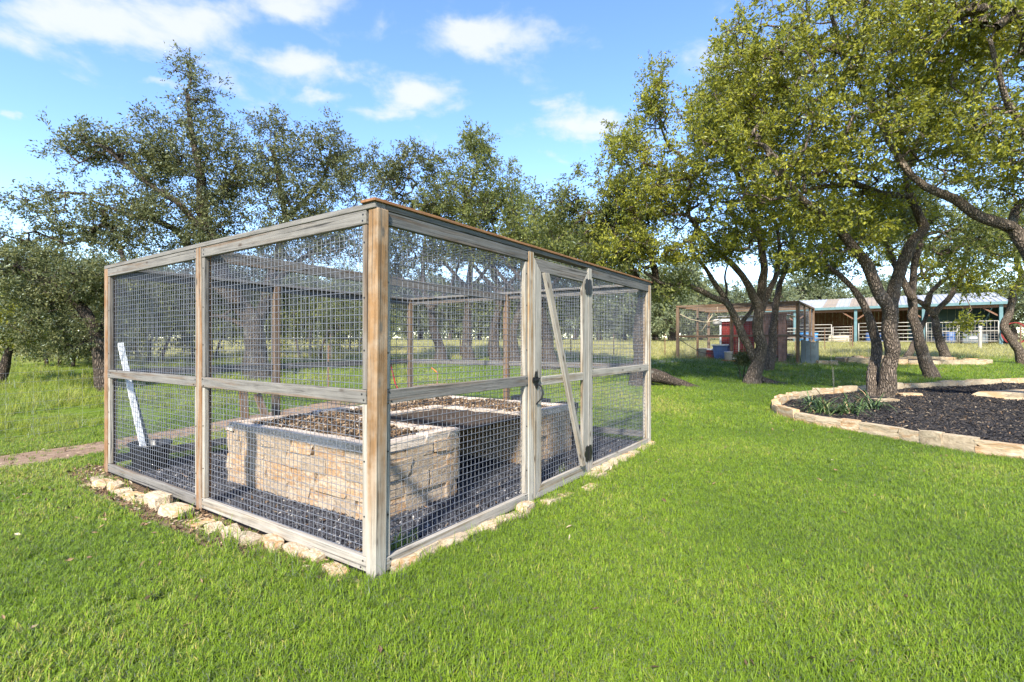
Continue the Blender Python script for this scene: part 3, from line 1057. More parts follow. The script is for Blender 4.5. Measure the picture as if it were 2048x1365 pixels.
def stone_border():
    o = thing('stone_border', (C0.x - 1.2, C0.y + .3, 0), 'loose pale limestone edging laid along the foot of the wire enclosure', 'stone border')
    # left side: traced centre pixel, length, depth, height (metres)
    left = [(735, 1168, .10, .09, .06), (705, 1160, .09, .08, .07), (668, 1142, .24, .15, .10), (632, 1118, .15, .14, .13), (592, 1110, .27, .15, .15), (545, 1093, .27, .15, .16),
            (497, 1085, .24, .17, .14), (462, 1070, .25, .17, .13), (430, 1060, .20, .16, .12), (400, 1045, .30, .24, .09),
            (350, 1028, .34, .22, .17), (316, 1012, .26, .2, .22), (288, 1004, .17, .17, .14), (268, 995, .22, .2, .12), (248, 987, .18, .17, .13),
            (230, 980, .18, .16, .18), (208, 972, .24, .20, .15), (196, 962, .28, .16, .12), (178, 972, .24, .13, .08), (186, 952, .3, .13, .05)]
    for i, (px, py, a, b, c) in enumerate(left):
        g = G(px, py + 4)
        stone_obj(EDGE_ROCKS[i % 8], o, (g.x, g.y, g.z - .035), VD, (a * .84, b * .72, c * .66), R.uniform(-.35, .35), (R.uniform(-.12, .12), R.uniform(-.1, .1)))
    right = [(800, 1133, .20, .10, .09), (850, 1108, .26, .12, .085), (905, 1088, .24, .12, .08), (938, 1072, .16, .1, .06), (965, 1062, .17, .1, .06), (990, 1053, .15, .1, .06), (1015, 1043, .16, .1, .07),
             (1050, 1026, .17, .1, .1), (1036, 1035, .14, .1, .06), (1105, 1002, .28, .12, .05), (1132, 991, .16, .1, .04), (1180, 975, .18, .12, .04), (1192, 952, .2, .14, .06), (1203, 945, .2, .14, .08), (1215, 938, .2, .12, .08),
             (1228, 930, .2, .12, .08), (1243, 922, .2, .12, .07), (1256, 915, .18, .1, .07), (1268, 908, .2, .1, .06), (1284, 898, .2, .12, .06), (1298, 890, .2, .12, .06)]
    for i, (px, py, a, b, c) in enumerate(right):
        g = G(px, py + 2)
        stone_obj(EDGE_ROCKS[(i * 3 + 1) % 8], o, (g.x, g.y, g.z - .02), UD, (a * 1.1, b * 1.1, c), R.uniform(-.25, .25), (R.uniform(-.12, .12), R.uniform(-.1, .1)))


stone_border()


# ---------------------------------------------------------------- U-shaped raised stone bed inside
def uv(u, v): return C0 + UD * u + VD * v


def raised_bed():
    HB = 0.68
    c = uv(2.2, 1.9)
    o = thing('raised_bed', (c.x, c.y, 0.03), 'U-shaped raised bed of stacked ochre limestone inside the wire enclosure', 'raised bed')
    OUT = [(.62, .75), (1.64, .72), (1.62, 2.1), (2.96, 2.1), (2.95, .73), (4.07, .75), (4.05, 3.05), (.58, 3.02)]
    body = [rock_mesh(200 + i, M['stone'], 3, 0.05, 0.97, 2.8) for i in range(10)]
    caps = [rock_mesh(300 + i, M['stone_cap'], 3, 0.05, 0.95, 2.2) for i in range(6)]
    n = len(OUT)
    T = 0.15
    # solid backing of mortar and earth, set back from the stone faces
    bm = bmesh.new()
    pts = []
    for i in range(n):
        p0 = Vector(OUT[i - 1]); p1 = Vector(OUT[i]); p2 = Vector(OUT[(i + 1) % n])
        e1 = (p1 - p0).normalized(); e2 = (p2 - p1).normalized()
        n1 = Vector((-e1.y, e1.x)); n2 = Vector((-e2.y, e2.x))
        pts.append(p1 + (n1 + n2) * 0.022)
    lo = [bm.verts.new(tuple(uv(p.x, p.y) + Vector((0, 0, -.05)))) for p in pts]
    hi = [bm.verts.new(tuple(uv(p.x, p.y) + Vector((0, 0, HB - .08)))) for p in pts]
    for i in range(n):
        bm.faces.new((lo[i], lo[(i + 1) % n], hi[(i + 1) % n], hi[i]))
    bm.faces.new(hi)
    bmesh.ops.recalc_face_normals(bm, faces=bm.faces[:])
    me = bpy.data.meshes.new('core'); bm.to_mesh(me); bm.free(); me.materials.append(M['mortar'])
    obj('mortar_core', me, o)
    # compost top
    bm = bmesh.new()
    f = bm.faces.new([bm.verts.new(tuple(uv(p.x, p.y) + Vector((0, 0, HB - .045)))) for p in pts])
    bmesh.ops.triangulate(bm, faces=[f]); bmesh.ops.subdivide_edges(bm, edges=bm.edges[:], cuts=5, use_grid_fill=True)
    for v in bm.verts: v.co.z += .03 * mnoise.noise(v.co * 4)
    bmesh.ops.recalc_face_normals(bm, faces=bm.faces[:])
    me = bpy.data.meshes.new('compost'); bm.to_mesh(me); bm.free(); me.materials.append(M['compost'])
    obj('compost', me, o)
    rg = random.Random(5)
    CZ = [0.0, 0.17, 0.33, 0.48, 0.585]
    for i in range(n):
        p0 = Vector(OUT[i]); p1 = Vector(OUT[(i + 1) % n])
        e = (p1 - p0); ln = e.length; e.normalize(); nn = Vector((-e.y, e.x))
        ex = (UD * e.x + VD * e.y)
        for ci in range(4):
            t = 0.0
            while t < ln - .02:
                w = rg.uniform(.2, .46)
                if ln - t - w < .14: w = ln - t
                hc = (CZ[ci + 1] - CZ[ci])
                ctr = p0 + e * (t + w / 2) + nn * (T / 2 + rg.uniform(-.012, .012))
                q = uv(ctr.x, ctr.y)
                stone_obj(rg.choice(body), o, (q.x, q.y, CZ[ci] + .01), ex, (w * 1.0, T * rg.uniform(.94, 1.06), hc * 1.0), rg.choice((0, math.pi)) + rg.uniform(-.02, .02), (rg.uniform(-.03, .03), rg.uniform(-.015, .015)))
                t += w
        t = 0.0
        while t < ln - .02:
            w = rg.uniform(.3, .62)
            if ln - t - w < .2: w = ln - t
            ctr = p0 + e * (t + w / 2) + nn * .064
            q = uv(ctr.x, ctr.y)
            stone_obj(rg.choice(caps), o, (q.x, q.y, 0.592), ex, (w * 1.03, .135, rg.uniform(.07, .088)), rg.choice((0, math.pi)) + rg.uniform(-.02, .02), (rg.uniform(-.03, .03), 0), name='cap_stone')
            t += w
    return OUT


BED_OUT = raised_bed()


# ---------------------------------------------------------------- low stone walls of the planting beds
def planter_wall(name, outline, open_range, label, hgt, ln_rng, dep, seed, loc, mats):
    o = thing(name, loc, label, 'stone wall')
    rg = random.Random(seed)
    pts = [Vector(p) for p in outline]
    seg = []
    for i in range(len(pts)):
        seg.append((pts[i], pts[(i + 1) % len(pts)]))
    # arc-length walk
    cum = [0]
    for a, b in seg: cum.append(cum[-1] + (b - a).length)
    tot = cum[-1]
    def at(s):
        s = s % tot
        for i in range(len(seg)):
            if s <= cum[i + 1]:
                a, b = seg[i]; return a + (b - a) * ((s - cum[i]) / max(1e-6, cum[i + 1] - cum[i]))
        return seg[-1][1]
    s = 0.0
    while s < tot:
        w = rg.uniform(*ln_rng)
        a = at(s); b = at(s + w)
        m_ = (a + b) / 2
        s += w
        if open_range(m_): continue
        ex = Vector((b.x - a.x, b.y - a.y, 0))
        z = h(m_.x, m_.y)
        hh = hgt * rg.uniform(.88, 1.12)
        if rg.random() < .3:
            h1 = hh * rg.uniform(.4, .6)
            stone_obj(rg.choice(mats), o, (m_.x, m_.y, z - .05), ex, (ex.length * 1.02, dep, h1 + .05), rg.choice((0, math.pi)), (rg.uniform(-.03, .03), rg.uniform(-.03, .03)))
            stone_obj(rg.choice(mats), o, (m_.x, m_.y, z + h1 - .01), ex, (ex.length * 1.02, dep * rg.uniform(.9, 1.05), hh - h1), rg.choice((0, math.pi)), (rg.uniform(-.03, .03), rg.uniform(-.03, .03)))
        else:
            stone_obj(rg.choice(mats), o, (m_.x, m_.y, z - .05), ex, (ex.length * 1.02, dep * rg.uniform(.85, 1.1), hh + .05), rg.choice((0, math.pi)) + rg.uniform(-.04, .04), (rg.uniform(-.04, .04), rg.uniform(-.04, .04)))
    return o


WALL_ROCKS = [rock_mesh(400 + i, M['stone_wall'], 3, 0.06, 0.93, 2.2) for i in range(10)]
planter_wall('planter_wall', PL_S, lambda p: p.x > 12 and p.y < 13.9 or p.y < 4.2, 'low curved wall of pale limestone blocks round the dark mulch bed', 0.20, (.28, .62), 0.145, 8, (5.6, 8.5, 0), WALL_ROCKS)
planter_wall('planter_wall', smooth_poly(PLANTER2, 1), lambda p: False, 'small far ring of limestone round oak trunks before the barn', 0.22, (.4, .8), 0.2, 9, (14.6, 21, 0), WALL_ROCKS)
# flat rock lying in the mulch
fr = thing('flat_rock', G(1990, 798), 'broad flat limestone slab lying on the dark mulch at the right edge', 'rock')
frm = rock_mesh(77, M['stone_wall'], 4, 0.09, 0.8, 1.6)
q = G(1998, 800)
stone_obj(frm, fr, (q.x + .5, q.y, q.z + .0), (1, .1, 0), (1.7, 0.7, 0.19), .05, name='slab')
for k, (px, py, a, b, lab) in enumerate(((1818, 797, .5, .16, 'thin flat stone lying on mulch right of the twin-trunked oak trunk'), (1770, 809, .55, .16, 'thin flat stone lying against the foot of the twin-trunked oak trunk'))):
    q = G(px, py)
    st = stone_obj(WALL_ROCKS[k + 3], None, (q.x, q.y, q.z + .05), (1, .1, 0), (a, .22, .07), name='flat_stone')
    tag(st, lab, 'rock', 'flat stones near the twin-trunked oak')

# ---------------------------------------------------------------- trees
def catmull(pts, n=5):
    """smooth polyline through (Vector, radius) points"""
    out = []
    for i in range(len(pts) - 1):
        p0 = pts[max(i - 1, 0)]; p1 = pts[i]; p2 = pts[i + 1]; p3 = pts[min(i + 2, len(pts) - 1)]
        for k in range(n):
            t = k / n
            f = lambda a, b, c, d: 0.5 * ((2 * b) + (-a + c) * t + (2 * a - 5 * b + 4 * c - d) * t * t + (-a + 3 * b - 3 * c + d) * t ** 3)
            out.append((f(p0[0], p1[0], p2[0], p3[0]), p1[1] + (p2[1] - p1[1]) * t))
    out.append(pts[-1])
    return out


def unit(a):
    return a / np.maximum(np.linalg.norm(a, axis=-1, keepdims=True), 1e-9)


def leaves_np(centers, dirs, per, size, seed, spread=0.30, twigs=5, flat=0.7):
    """leaf blades set along short twigs round each cluster centre"""
    rg = np.random.default_rng(seed)
    n = len(centers)
    nt = n * twigs
    tc = np.repeat(centers, twigs, 0)
    td = unit(np.repeat(dirs, twigs, 0) * 0.9 + rg.normal(0, 0.75, (nt, 3)) * np.array([1, 1, flat]))
    tl = spread * rg.uniform(0.6, 1.5, nt)
    ctint = np.repeat(np.repeat(np.clip(rg.normal(0.42, 0.16, n), 0, 1), twigs), per // twigs)
    k = per // twigs
    s = np.tile((np.arange(k) + 0.5) / k, nt) + rg.uniform(-.1, .1, nt * k)
    base = np.repeat(tc, k, 0) + np.repeat(td, k, 0) * (np.repeat(tl, k) * s)[:, None] + rg.normal(0, spread * 0.10, (nt * k, 3))
    ld = unit(np.repeat(td, k, 0) * 0.75 + rg.normal(0, 0.6, (nt * k, 3)))
    up = unit(np.array([0, 0, 0.55]) + rg.normal(0, 0.6, (nt * k, 3)))
    sd = unit(np.cross(ld, up))
    up = np.cross(sd, ld)
    L_ = size * rg.uniform(0.65, 1.35, nt * k)[:, None]
    W_ = L_ * rg.uniform(0.34, 0.5, nt * k)[:, None] * 0.5
    b = base
    m1 = base + ld * L_ * 0.5 + sd * W_ + up * L_ * 0.06
    m2 = base + ld * L_ * 0.5 - sd * W_ + up * L_ * 0.06
    t = base + ld * L_ - up * L_ * 0.05
    V = np.stack([b, m1, t, m2], 1).reshape(-1, 3)
    i = np.arange(nt * k) * 4
    Fq = np.stack([i, i + 1, i + 2, i + 3], 1)
    tint = np.clip(ctint + rg.normal(0, 0.17, nt * k), 0, 1)
    return V, Fq, tint


def noise_keep(p, sc, thr, seed):
    return mnoise.noise(Vector((p[0] * sc + seed, p[1] * sc, p[2] * sc))) > thr


def build_tree(name, label, base, limbs, blobs, seed, leaf, bark, per=50, size=0.085, spread=0.3, twigs=5, gap=-0.12, gsc=0.75, group=None, extra=None, tip=0.007, category='tree', crooked=0.18, sides=10):
    """limbs: lists of (x, y, z, r); blobs: (centre, radii, clusters)"""
    rg = random.Random(seed)
    t = thing(name, base, label, category, group)
    tv, tf = [], []
    nodes = []; nrad = []
    for lb in limbs:
        pts = catmull([(Vector(p[:3]), p[3]) for p in lb], 6)
        pp = []; rr = []
        for i, (q, r) in enumerate(pts):
            j = mnoise.noise_vector(q * 1.9 + Vector((seed, 0, 0))) * min(.06, r * .5)
            pp.append(q + (j if 0 < i else Vector((0, 0, 0)))); rr.append(r * (1 + .12 * mnoise.noise(q * 3.1 + Vector((0, seed, 0)))))
        # lumpy bark: perturb each ring
        v, f = tube_arr(pp, rr, sides, True)
        for i in range(len(v)):
            c = pp[i // sides]
            dv = v[i] - c
            k = mnoise.noise(v[i] * 4.0 + Vector((seed, seed, 0)))
            v[i] = c + dv * (1 + .13 * k)
        k0 = len(tv); tv += [tuple(x) for x in v]; tf += [tuple(a + k0 for a in q) for q in f]
        z0 = lb[0][2]
        for i, (q, r) in enumerate(zip(pp, rr)):
            if i >= len(pp) * 0.35 or lb is not limbs[0]:
                nodes.append(tuple(q)); nrad.append(r)
    obj('trunk', mesh_np('trunk', tv, tf, bark, True), t)
    # cluster centres inside the crown
    cl = []
    for (c, rad, n) in blobs:
        tries = 0; k = 0
        while k < n and tries < n * 6:
            tries += 1
            d = Vector((rg.gauss(0, 1), rg.gauss(0, 1), rg.gauss(0, 1))).normalized() * (rg.random() ** 0.42)
            edge = 1 + 0.28 * mnoise.noise(d * 2.1 + Vector((seed * .7, c[0], c[1])))
            p = Vector((c[0] + d.x * rad[0] * edge, c[1] + d.y * rad[1] * edge, c[2] + d.z * rad[2] * edge))
            if p.z < h(p.x, p.y) + .5: continue
            if not noise_keep(p, gsc, gap, seed): continue
            cl.append(p); k += 1
    nd = np.array(nodes); nr_ = np.array(nrad)
    cap = len(nd) + len(cl) * 4
    ND = np.zeros((cap, 3)); ND[:len(nd)] = nd
    NB = np.full(cap, -1, int)          # branch index of each node (-1: limb)
    cnt = len(nd)
    ca = np.array([tuple(c) for c in cl])
    d0 = np.array([np.min(np.sum((nd - c) ** 2, 1)) for c in ca])
    order = np.argsort(d0)
    branches = []       # (parent node, pts)
    weight = []
    dirs = np.zeros_like(ca)
    cen = np.mean(nd, 0)
    for oi in order:
        c = ca[oi]
        dif = ND[:cnt] - c
        dist = np.sum(dif ** 2, 1)
        # prefer growing up and outwards
        pen = np.where(ND[:cnt, 2] > c[2] + .15, 1.5, 1.0)
        j = int(np.argmin(dist * pen))
        a = ND[j]
        ln = math.sqrt(dist[j])
        mid = (a + c) / 2 + np.array([rg.gauss(0, 1), rg.gauss(0, 1), rg.gauss(0, 1) + .25]) * ln * crooked
        q1 = a * .35 + mid * .5 + c * .15 + np.array([rg.gauss(0, 1), rg.gauss(0, 1), 0]) * ln * .05
        branches.append([j, [a, mid * .6 + a * .4, mid, mid * .45 + c * .55, c]])
        bi = len(branches) - 1
        weight.append(1)
        for q in (mid, mid * .45 + c * .55, c):
            ND[cnt] = q; NB[cnt] = bi; cnt += 1
        dirs[oi] = (c - mid)
    # pipe model: count what each branch carries
    for bi in range(len(branches) - 1, -1, -1):
        pb = NB[branches[bi][0]]
        if pb >= 0: weight[pb] += weight[bi]
    bv, bf = [], []
    for bi, (j, pts) in enumerate(branches):
        r0 = tip * weight[bi] ** 0.46
        pb = NB[j]
        if pb < 0: r0 = min(r0, nr_[j] * .8) if j < len(nr_) else r0
        r1 = max(tip * .5, r0 * (.55 if weight[bi] > 3 else .4))
        k = len(pts)
        sd = 4 if r0 < .03 else 6
        v, f = tube_arr(pts, [r0 + (r1 - r0) * i / (k - 1) for i in range(k)], sd, False)
        k0 = len(bv); bv += [tuple(x) for x in v]; bf += [tuple(a + k0 for a in q) for q in f]
    if bv:
        br = obj('branches', mesh_np('branches', np.array(bv), np.array(bf), bark, True), t)
        br['kind'] = 'stuff'
    dirs = unit(dirs)
    V, Fq, tint = leaves_np(ca, dirs, per, size, seed, spread, twigs)
    obj('crown', mesh_np('crown', V, Fq, leaf, False, {'tint': ('FACE', tint)}), t)
    return t


def lim(pts, d, r0, r1, dd=0.0, curve=None):
    """limb traced in the picture at depth d (running dd metres deeper towards its tip)"""
    n = len(pts)
    out = []
    for i, (x, y) in enumerate(pts):
        q = P(x, y, d + dd * i / max(1, n - 1))
        out.append((q.x, q.y, q.z, r0 + (r1 - r0) * i / (n - 1)))
    return out


def blob(px, py, d, rx, ry, rz, n):
    q = P(px, py, d)
    return ((q.x, q.y, q.z), (rx, ry, rz), n)


def rooted(l, sink=0.25, flare=1.5, spread=1):
    """start the limb below the ground with a flared foot"""
    x, y, z, r = l[0]
    g = h(x, y)
    return [(x, y, g - sink, r * flare * 1.12), (x, y, g + 0.02, r * flare)] + list(l[1:])


def trees():
    nl, ll, ml, fl = M['leaf_near'], M['leaf_left'], M['leaf_mid'], M['leaf_far']
    bk, bd = M['bark'], M['bark_dark']
    # -- main oak in the mulch bed
    d = 11.93
    b = G(1768, 803)
    tr1 = rooted(lim([(1768, 803), (1776, 760), (1782, 715), (1779, 668), (1776, 625), (1758, 585), (1732, 527), (1706, 498), (1681, 461), (1644, 428), (1610, 405), (1560, 350)], d, .175, .065, -1.2), .3, 1.12)
    tr2 = rooted(lim([(1747, 797), (1745, 750), (1753, 705), (1750, 668), (1732, 615), (1714, 586), (1688, 560), (1650, 530)], d + .15, .14, .05, .8), .3, 1.12)
    tr3 = lim([(1779, 680), (1780, 640), (1786, 600), (1794, 564), (1813, 512), (1831, 476), (1850, 455), (1832, 425), (1818, 384), (1812, 330), (1800, 270)], d, .165, .065, .6)
    tr4 = lim([(1818, 392), (1765, 388), (1717, 373), (1651, 373), (1597, 388), (1540, 400)], d + .5, .085, .03, -1.5)
    tr5 = lim([(1812, 340), (1850, 260), (1900, 180), (1930, 90)], d + .6, .09, .04, 1.0)
    tr6 = lim([(1800, 290), (1740, 200), (1690, 110), (1660, 20)], d + .5, .08, .035, -1.0)
    build_tree('oak_tree', 'large twin-trunked live oak with furrowed bark growing in the dark mulch bed', b, [tr1, tr2, tr3, tr4, tr5, tr6],
               [blob(1800, 150, 11.8, 4.4, 3.6, 2.5, 640), blob(1620, 300, 11.0, 2.2, 2.0, 1.5, 250), blob(1560, 130, 11.6, 2.0, 2.0, 1.5, 200), blob(1740, -60, 12, 3.6, 3, 1.7, 270), blob(1640, 470, 11.2, 1.3, 1.2, .7, 90), blob(1480, 230, 11.2, 1.2, 1.2, 1.2, 110), blob(1760, 420, 12.6, 2.0, 1.5, .7, 110)],
               1, nl, bk, per=60, size=.084, spread=.27, gap=-.1, gsc=.9, sides=14)
    # -- oak whose trunk stands beyond the right edge; its limb reaches in
    d = 9.6
    bx = Vector((12.0, 9.3, h(12.0, 9.3)))
    l0 = [(12.0, 9.3, bx.z - .3, .36), (12.0, 9.3, bx.z + .05, .32), (11.8, 9.35, 1.5, .26), (11.2, 9.45, 2.7, .22)]
    l1 = [(11.2, 9.45, 2.7, .22)] + lim([(2110, 545), (2048, 492), (2018, 457), (1963, 435), (1908, 399), (1846, 370), (1800, 320), (1760, 250)], d, .135, .045, .3)
    l2 = [(11.2, 9.45, 2.7, .2)] + lim([(2140, 420), (2070, 300), (2010, 190), (1980, 80)], d - .6, .085, .03, -.6)
    l3 = lim([(2018, 457), (2030, 420), (2048, 400), (2090, 380)], d, .08, .04, .8)
    build_tree('oak_tree', 'live oak at the right edge reaching in with one thick slanting limb', bx, [l0, l1, l2, l3],
               [blob(2060, 150, 9.2, 3.0, 2.4, 1.9, 330), blob(1930, 250, 9.3, 1.7, 1.5, 1.2, 130), blob(2120, 350, 9.6, 1.6, 1.6, .8, 130), blob(2000, -20, 9.2, 2.6, 2.2, 1.3, 160), blob(1900, 60, 9.0, 1.4, 1.3, 1.0, 140)],
               2, nl, bk, per=60, size=.078, spread=.25, gap=-.18, sides=14)
    # -- crooked oak before the far coop
    d = 14.8
    b = G(1505, 770)
    a1 = rooted(lim([(1505, 770), (1514, 735), (1521, 700), (1520, 680), (1515, 655), (1518, 615), (1506, 592), (1491, 562), (1466, 531), (1435, 503), (1400, 460)], d, .20, .055, -.8), .3, 1.35)
    a2 = lim([(1517, 735), (1498, 700), (1476, 650), (1457, 610), (1432, 595), (1395, 580), (1371, 568), (1330, 570), (1290, 545)], d, .13, .035, -1.0)
    a3 = lim([(1458, 612), (1448, 592), (1426, 562), (1410, 535), (1380, 500)], d - .3, .09, .04, -.5)
    a4 = lim([(1519, 625), (1535, 590), (1550, 555), (1560, 500), (1550, 440)], d, .11, .04, .6)
    a5 = lim([(1518, 612), (1522, 570), (1528, 520), (1510, 440), (1480, 360), (1450, 300)], d, .13, .05, -.4)
    a6 = lim([(1521, 757), (1545, 768), (1575, 772), (1600, 776)], d, .13, .03, -.2)
    a7 = lim([(1452, 600), (1453, 575), (1450, 555), (1455, 530)], d - .3, .04, .02)
    a8 = lim([(1478, 655), (1500, 625), (1512, 600)], d, .07, .05)
    build_tree('oak_tree', 'crooked live oak with a knothole and forked limbs on the lawn before the coop', b, [a1, a2, a3, a4, a5, a6, a7, a8],
               [blob(1420, 350, 14.0, 3.3, 3.0, 2.3, 440), blob(1300, 420, 13.8, 1.6, 1.8, 1.3, 190), blob(1560, 400, 14.5, 2.2, 2.0, 2.0, 200), blob(1250, 300, 13.4, .7, .8, .5, 40), blob(1330, 190, 13.6, .7, .8, .9, 60), blob(1500, 200, 14, 2.4, 2.2, 1.5, 210), blob(1270, 500, 13.6, 1.3, 1.3, .6, 110), blob(1420, 240, 13.8, 1.5, 1.5, 1.0, 150), blob(1400, 480, 13.4, 1.8, 1.5, .6, 140)],
               3, nl, bk, per=55, size=.088, spread=.28, gap=-.2, sides=12)
    # -- trunk just behind that one
    b = G(1537, 742)
    build_tree('oak_tree', 'slim live oak standing close behind the crooked one, beside the coop', b,
               [rooted(lim([(1537, 742), (1546, 690), (1546, 657), (1552, 611), (1562, 565), (1577, 518), (1590, 460)], b.y, .165, .07, .8), .2, 1.2)],
               [blob(1600, 440, 18.5, 2.4, 2.2, 1.5, 240), blob(1640, 520, 18.2, 1.6, 1.4, .8, 120)], 4, ml, bk, per=40, size=.115, spread=.36)
    # -- trunks between the mulch bed and the barn
    b = G(1862, 757)
    build_tree('oak_tree', 'live oak with a leaning S-shaped trunk right behind the mulch bed', b,
               [rooted(lim([(1862, 757), (1845, 705), (1831, 659), (1826, 619), (1824, 578), (1830, 530), (1850, 470)], b.y, .18, .08, .6), .2, 1.3),
                lim([(1828, 600), (1800, 550), (1780, 505), (1760, 460)], b.y, .12, .05, 1)],
               [blob(1840, 430, 16.5, 3.0, 2.2, 1.4, 300), blob(1740, 470, 16.5, 1.8, 1.6, .9, 130), blob(1950, 480, 17, 1.6, 1.5, .9, 120)], 5, ml, bk, per=42, size=.11, spread=.35)
    b = G(1893, 722)
    build_tree('oak_tree', 'live oak with two forked limbs in the far stone ring before the barn', b,
               [rooted(lim([(1893, 722), (1878, 680), (1871, 645), (1869, 628), (1890, 606), (1915, 567), (1930, 520), (1940, 470)], b.y, .185, .07, .5), .2, 1.2),
                lim([(1870, 632), (1846, 608), (1820, 590), (1800, 560)], b.y, .14, .06, .5),
                lim([(1850, 612), (1866, 580), (1900, 550), (1925, 530)], b.y, .12, .05, .5),
                rooted(lim([(1812, 720), (1822, 700), (1832, 680), (1850, 640), (1862, 590)], b.y + .2, .15, .07, .5), .2, 1.2)],
               [blob(1900, 490, 21, 3.2, 2.6, 1.7, 300), blob(1970, 560, 20.5, 1.6, 1.2, .6, 80), blob(1950, 650, 20.0, .8, .5, .28, 22)], 6, M['leaf_near'], bk, per=40, size=.12, spread=.36)
    b = G(2048, 730)
    build_tree('oak_tree', 'bare crooked oak trunk at the right edge beside the barn', b,
               [rooted(lim([(2048, 730), (2036, 700), (2018, 672), (2010, 650), (2020, 622), (2027, 585), (2043, 550), (2033, 520), (2030, 470)], b.y, .185, .08, .2), .2, 1.2)],
               [blob(2050, 450, 19.5, 2.6, 2.2, 1.3, 160)], 7, ml, bk, per=40, size=.12, spread=.36)
    # -- dark trunk hidden by the enclosure's far corner, its root showing at the right
    d = 14.3
    b = G(1287, 772)
    build_tree('oak_tree', 'dark oak with a spreading root beside the far corner of the wire enclosure', b,
               [rooted(lim([(1280, 772), (1284, 720), (1280, 660), (1285, 600), (1262, 540), (1225, 480), (1200, 420)], d, .25, .07, .4), .25, 1.35),
                lim([(1290, 752), (1315, 752), (1345, 760), (1375, 770), (1405, 779)], d - .2, .22, .05, -.1),
                lim([(1284, 610), (1310, 560), (1300, 500), (1290, 460)], d, .12, .05, .4)],
               [blob(1200, 470, 14.8, 1.9, 1.8, 1.3, 240), blob(1130, 430, 15.5, 1.5, 1.5, 1.2, 130), blob(1290, 560, 14, 1.2, 1.2, .6, 80), blob(1240, 400, 15, 1.6, 1.6, 1.0, 130)], 8, ml, bd, per=45, size=.095, spread=.33, gap=-.1)
    # -- the row of oaks behind the enclosure
    row = [('A', 883, 725, [(883, 725), (880, 700), (868, 660), (862, 620), (845, 560), (850, 480)], (850, 430), (2.9, 2.6, 2.0), 'leftmost slanting oak trunk in the row behind the enclosure'),
           ('B', 936, 727, [(936, 727), (934, 690), (936, 640), (938, 580), (945, 500), (950, 420)], (945, 400), (2.4, 2.4, 2.6), 'upright oak with a tall pointed crown seen over the gate side'),
           ('C', 992, 730, [(992, 730), (988, 690), (992, 640), (1000, 590), (980, 520), (990, 460)], (1010, 480), (2.3, 2.2, 1.6), 'oak seen through the mesh beside the back middle post'),
           ('D', 1032, 733, [(1032, 733), (1025, 690), (1030, 650), (1045, 600), (1060, 540)], (1080, 500), (2.2, 2.2, 1.4), 'oak trunk seen through the mesh just left of the gate'),
           ('E', 1100, 740, [(1100, 740), (1095, 690), (1088, 650), (1080, 600), (1100, 540), (1130, 500)], (1140, 500), (2.0, 2.0, 1.3), 'oak trunk seen through the wire of the gate')]
    for i, (k, px, py, tr, cc, cr, lab) in enumerate(row):
        b = G(px, py); dd = b.y
        bl = [blob(cc[0], cc[1], dd + .4, cr[0], cr[1], cr[2], 380), blob(cc[0], 590, dd + 1.2, 2.2, 1.6, .9, 110)]
        if k == 'A': bl += [blob(740, 350, dd, 1.7, 1.7, 1.2, 140), blob(830, 330, dd, 1.2, 1.2, .8, 80), blob(800, 520, dd, 2.0, 2.0, .9, 130)]
        if k == 'B': bl += [blob(940, 300, dd, .9, .9, 1.0, 80), blob(910, 500, dd, 2.0, 2.0, .8, 120)]
        if k == 'C': bl += [blob(1010, 400, dd, 1.1, 1.1, .9, 90)]
        build_tree('oak_tree', lab, b, [rooted(lim(tr, dd, .26, .07, .6), .2, 1.3), lim([tr[3], (tr[3][0] + 40, tr[3][1] - 50), (tr[3][0] + 60, tr[3][1] - 110)], dd, .1, .04, -.8), lim([tr[3], (tr[3][0] - 45, tr[3][1] - 50), (tr[3][0] - 80, tr[3][1] - 90)], dd, .1, .04, .8)],
                   bl, 20 + i, ml if k != 'A' else ll, bd, per=40, size=.115, spread=.36, gap=-.12, group='oaks in a row behind the enclosure')
    # -- the big spreading oak behind the left side
    d = 16.0
    b = G(515, 760)
    f1 = rooted(lim([(515, 760), (510, 700), (505, 650), (480, 610), (452, 560), (425, 500), (410, 455), (403, 400), (400, 350), (385, 270), (375, 190)], d, .34, .05, -1.2), .3, 1.35)
    f2 = lim([(507, 660), (530, 610), (540, 560), (560, 500), (571, 437), (560, 380), (545, 300)], d, .22, .05, .6)
    f3 = lim([(410, 462), (385, 440), (352, 404), (300, 370), (250, 330), (200, 290)], d - 1.0, .11, .035, -.8)
    f4 = lim([(480, 610), (420, 560), (370, 480), (320, 445), (260, 430), (180, 400)], d - .6, .14, .03, -1.2)
    f5 = lim([(571, 437), (610, 400), (650, 350), (660, 300)], d + .5, .09, .03, .4)
    f6 = lim([(500, 660), (460, 640), (430, 632), (400, 640)], d, .1, .05, -.4)
    f7 = lim([(540, 570), (600, 520), (660, 480), (700, 450)], d + .2, .1, .04, .6)
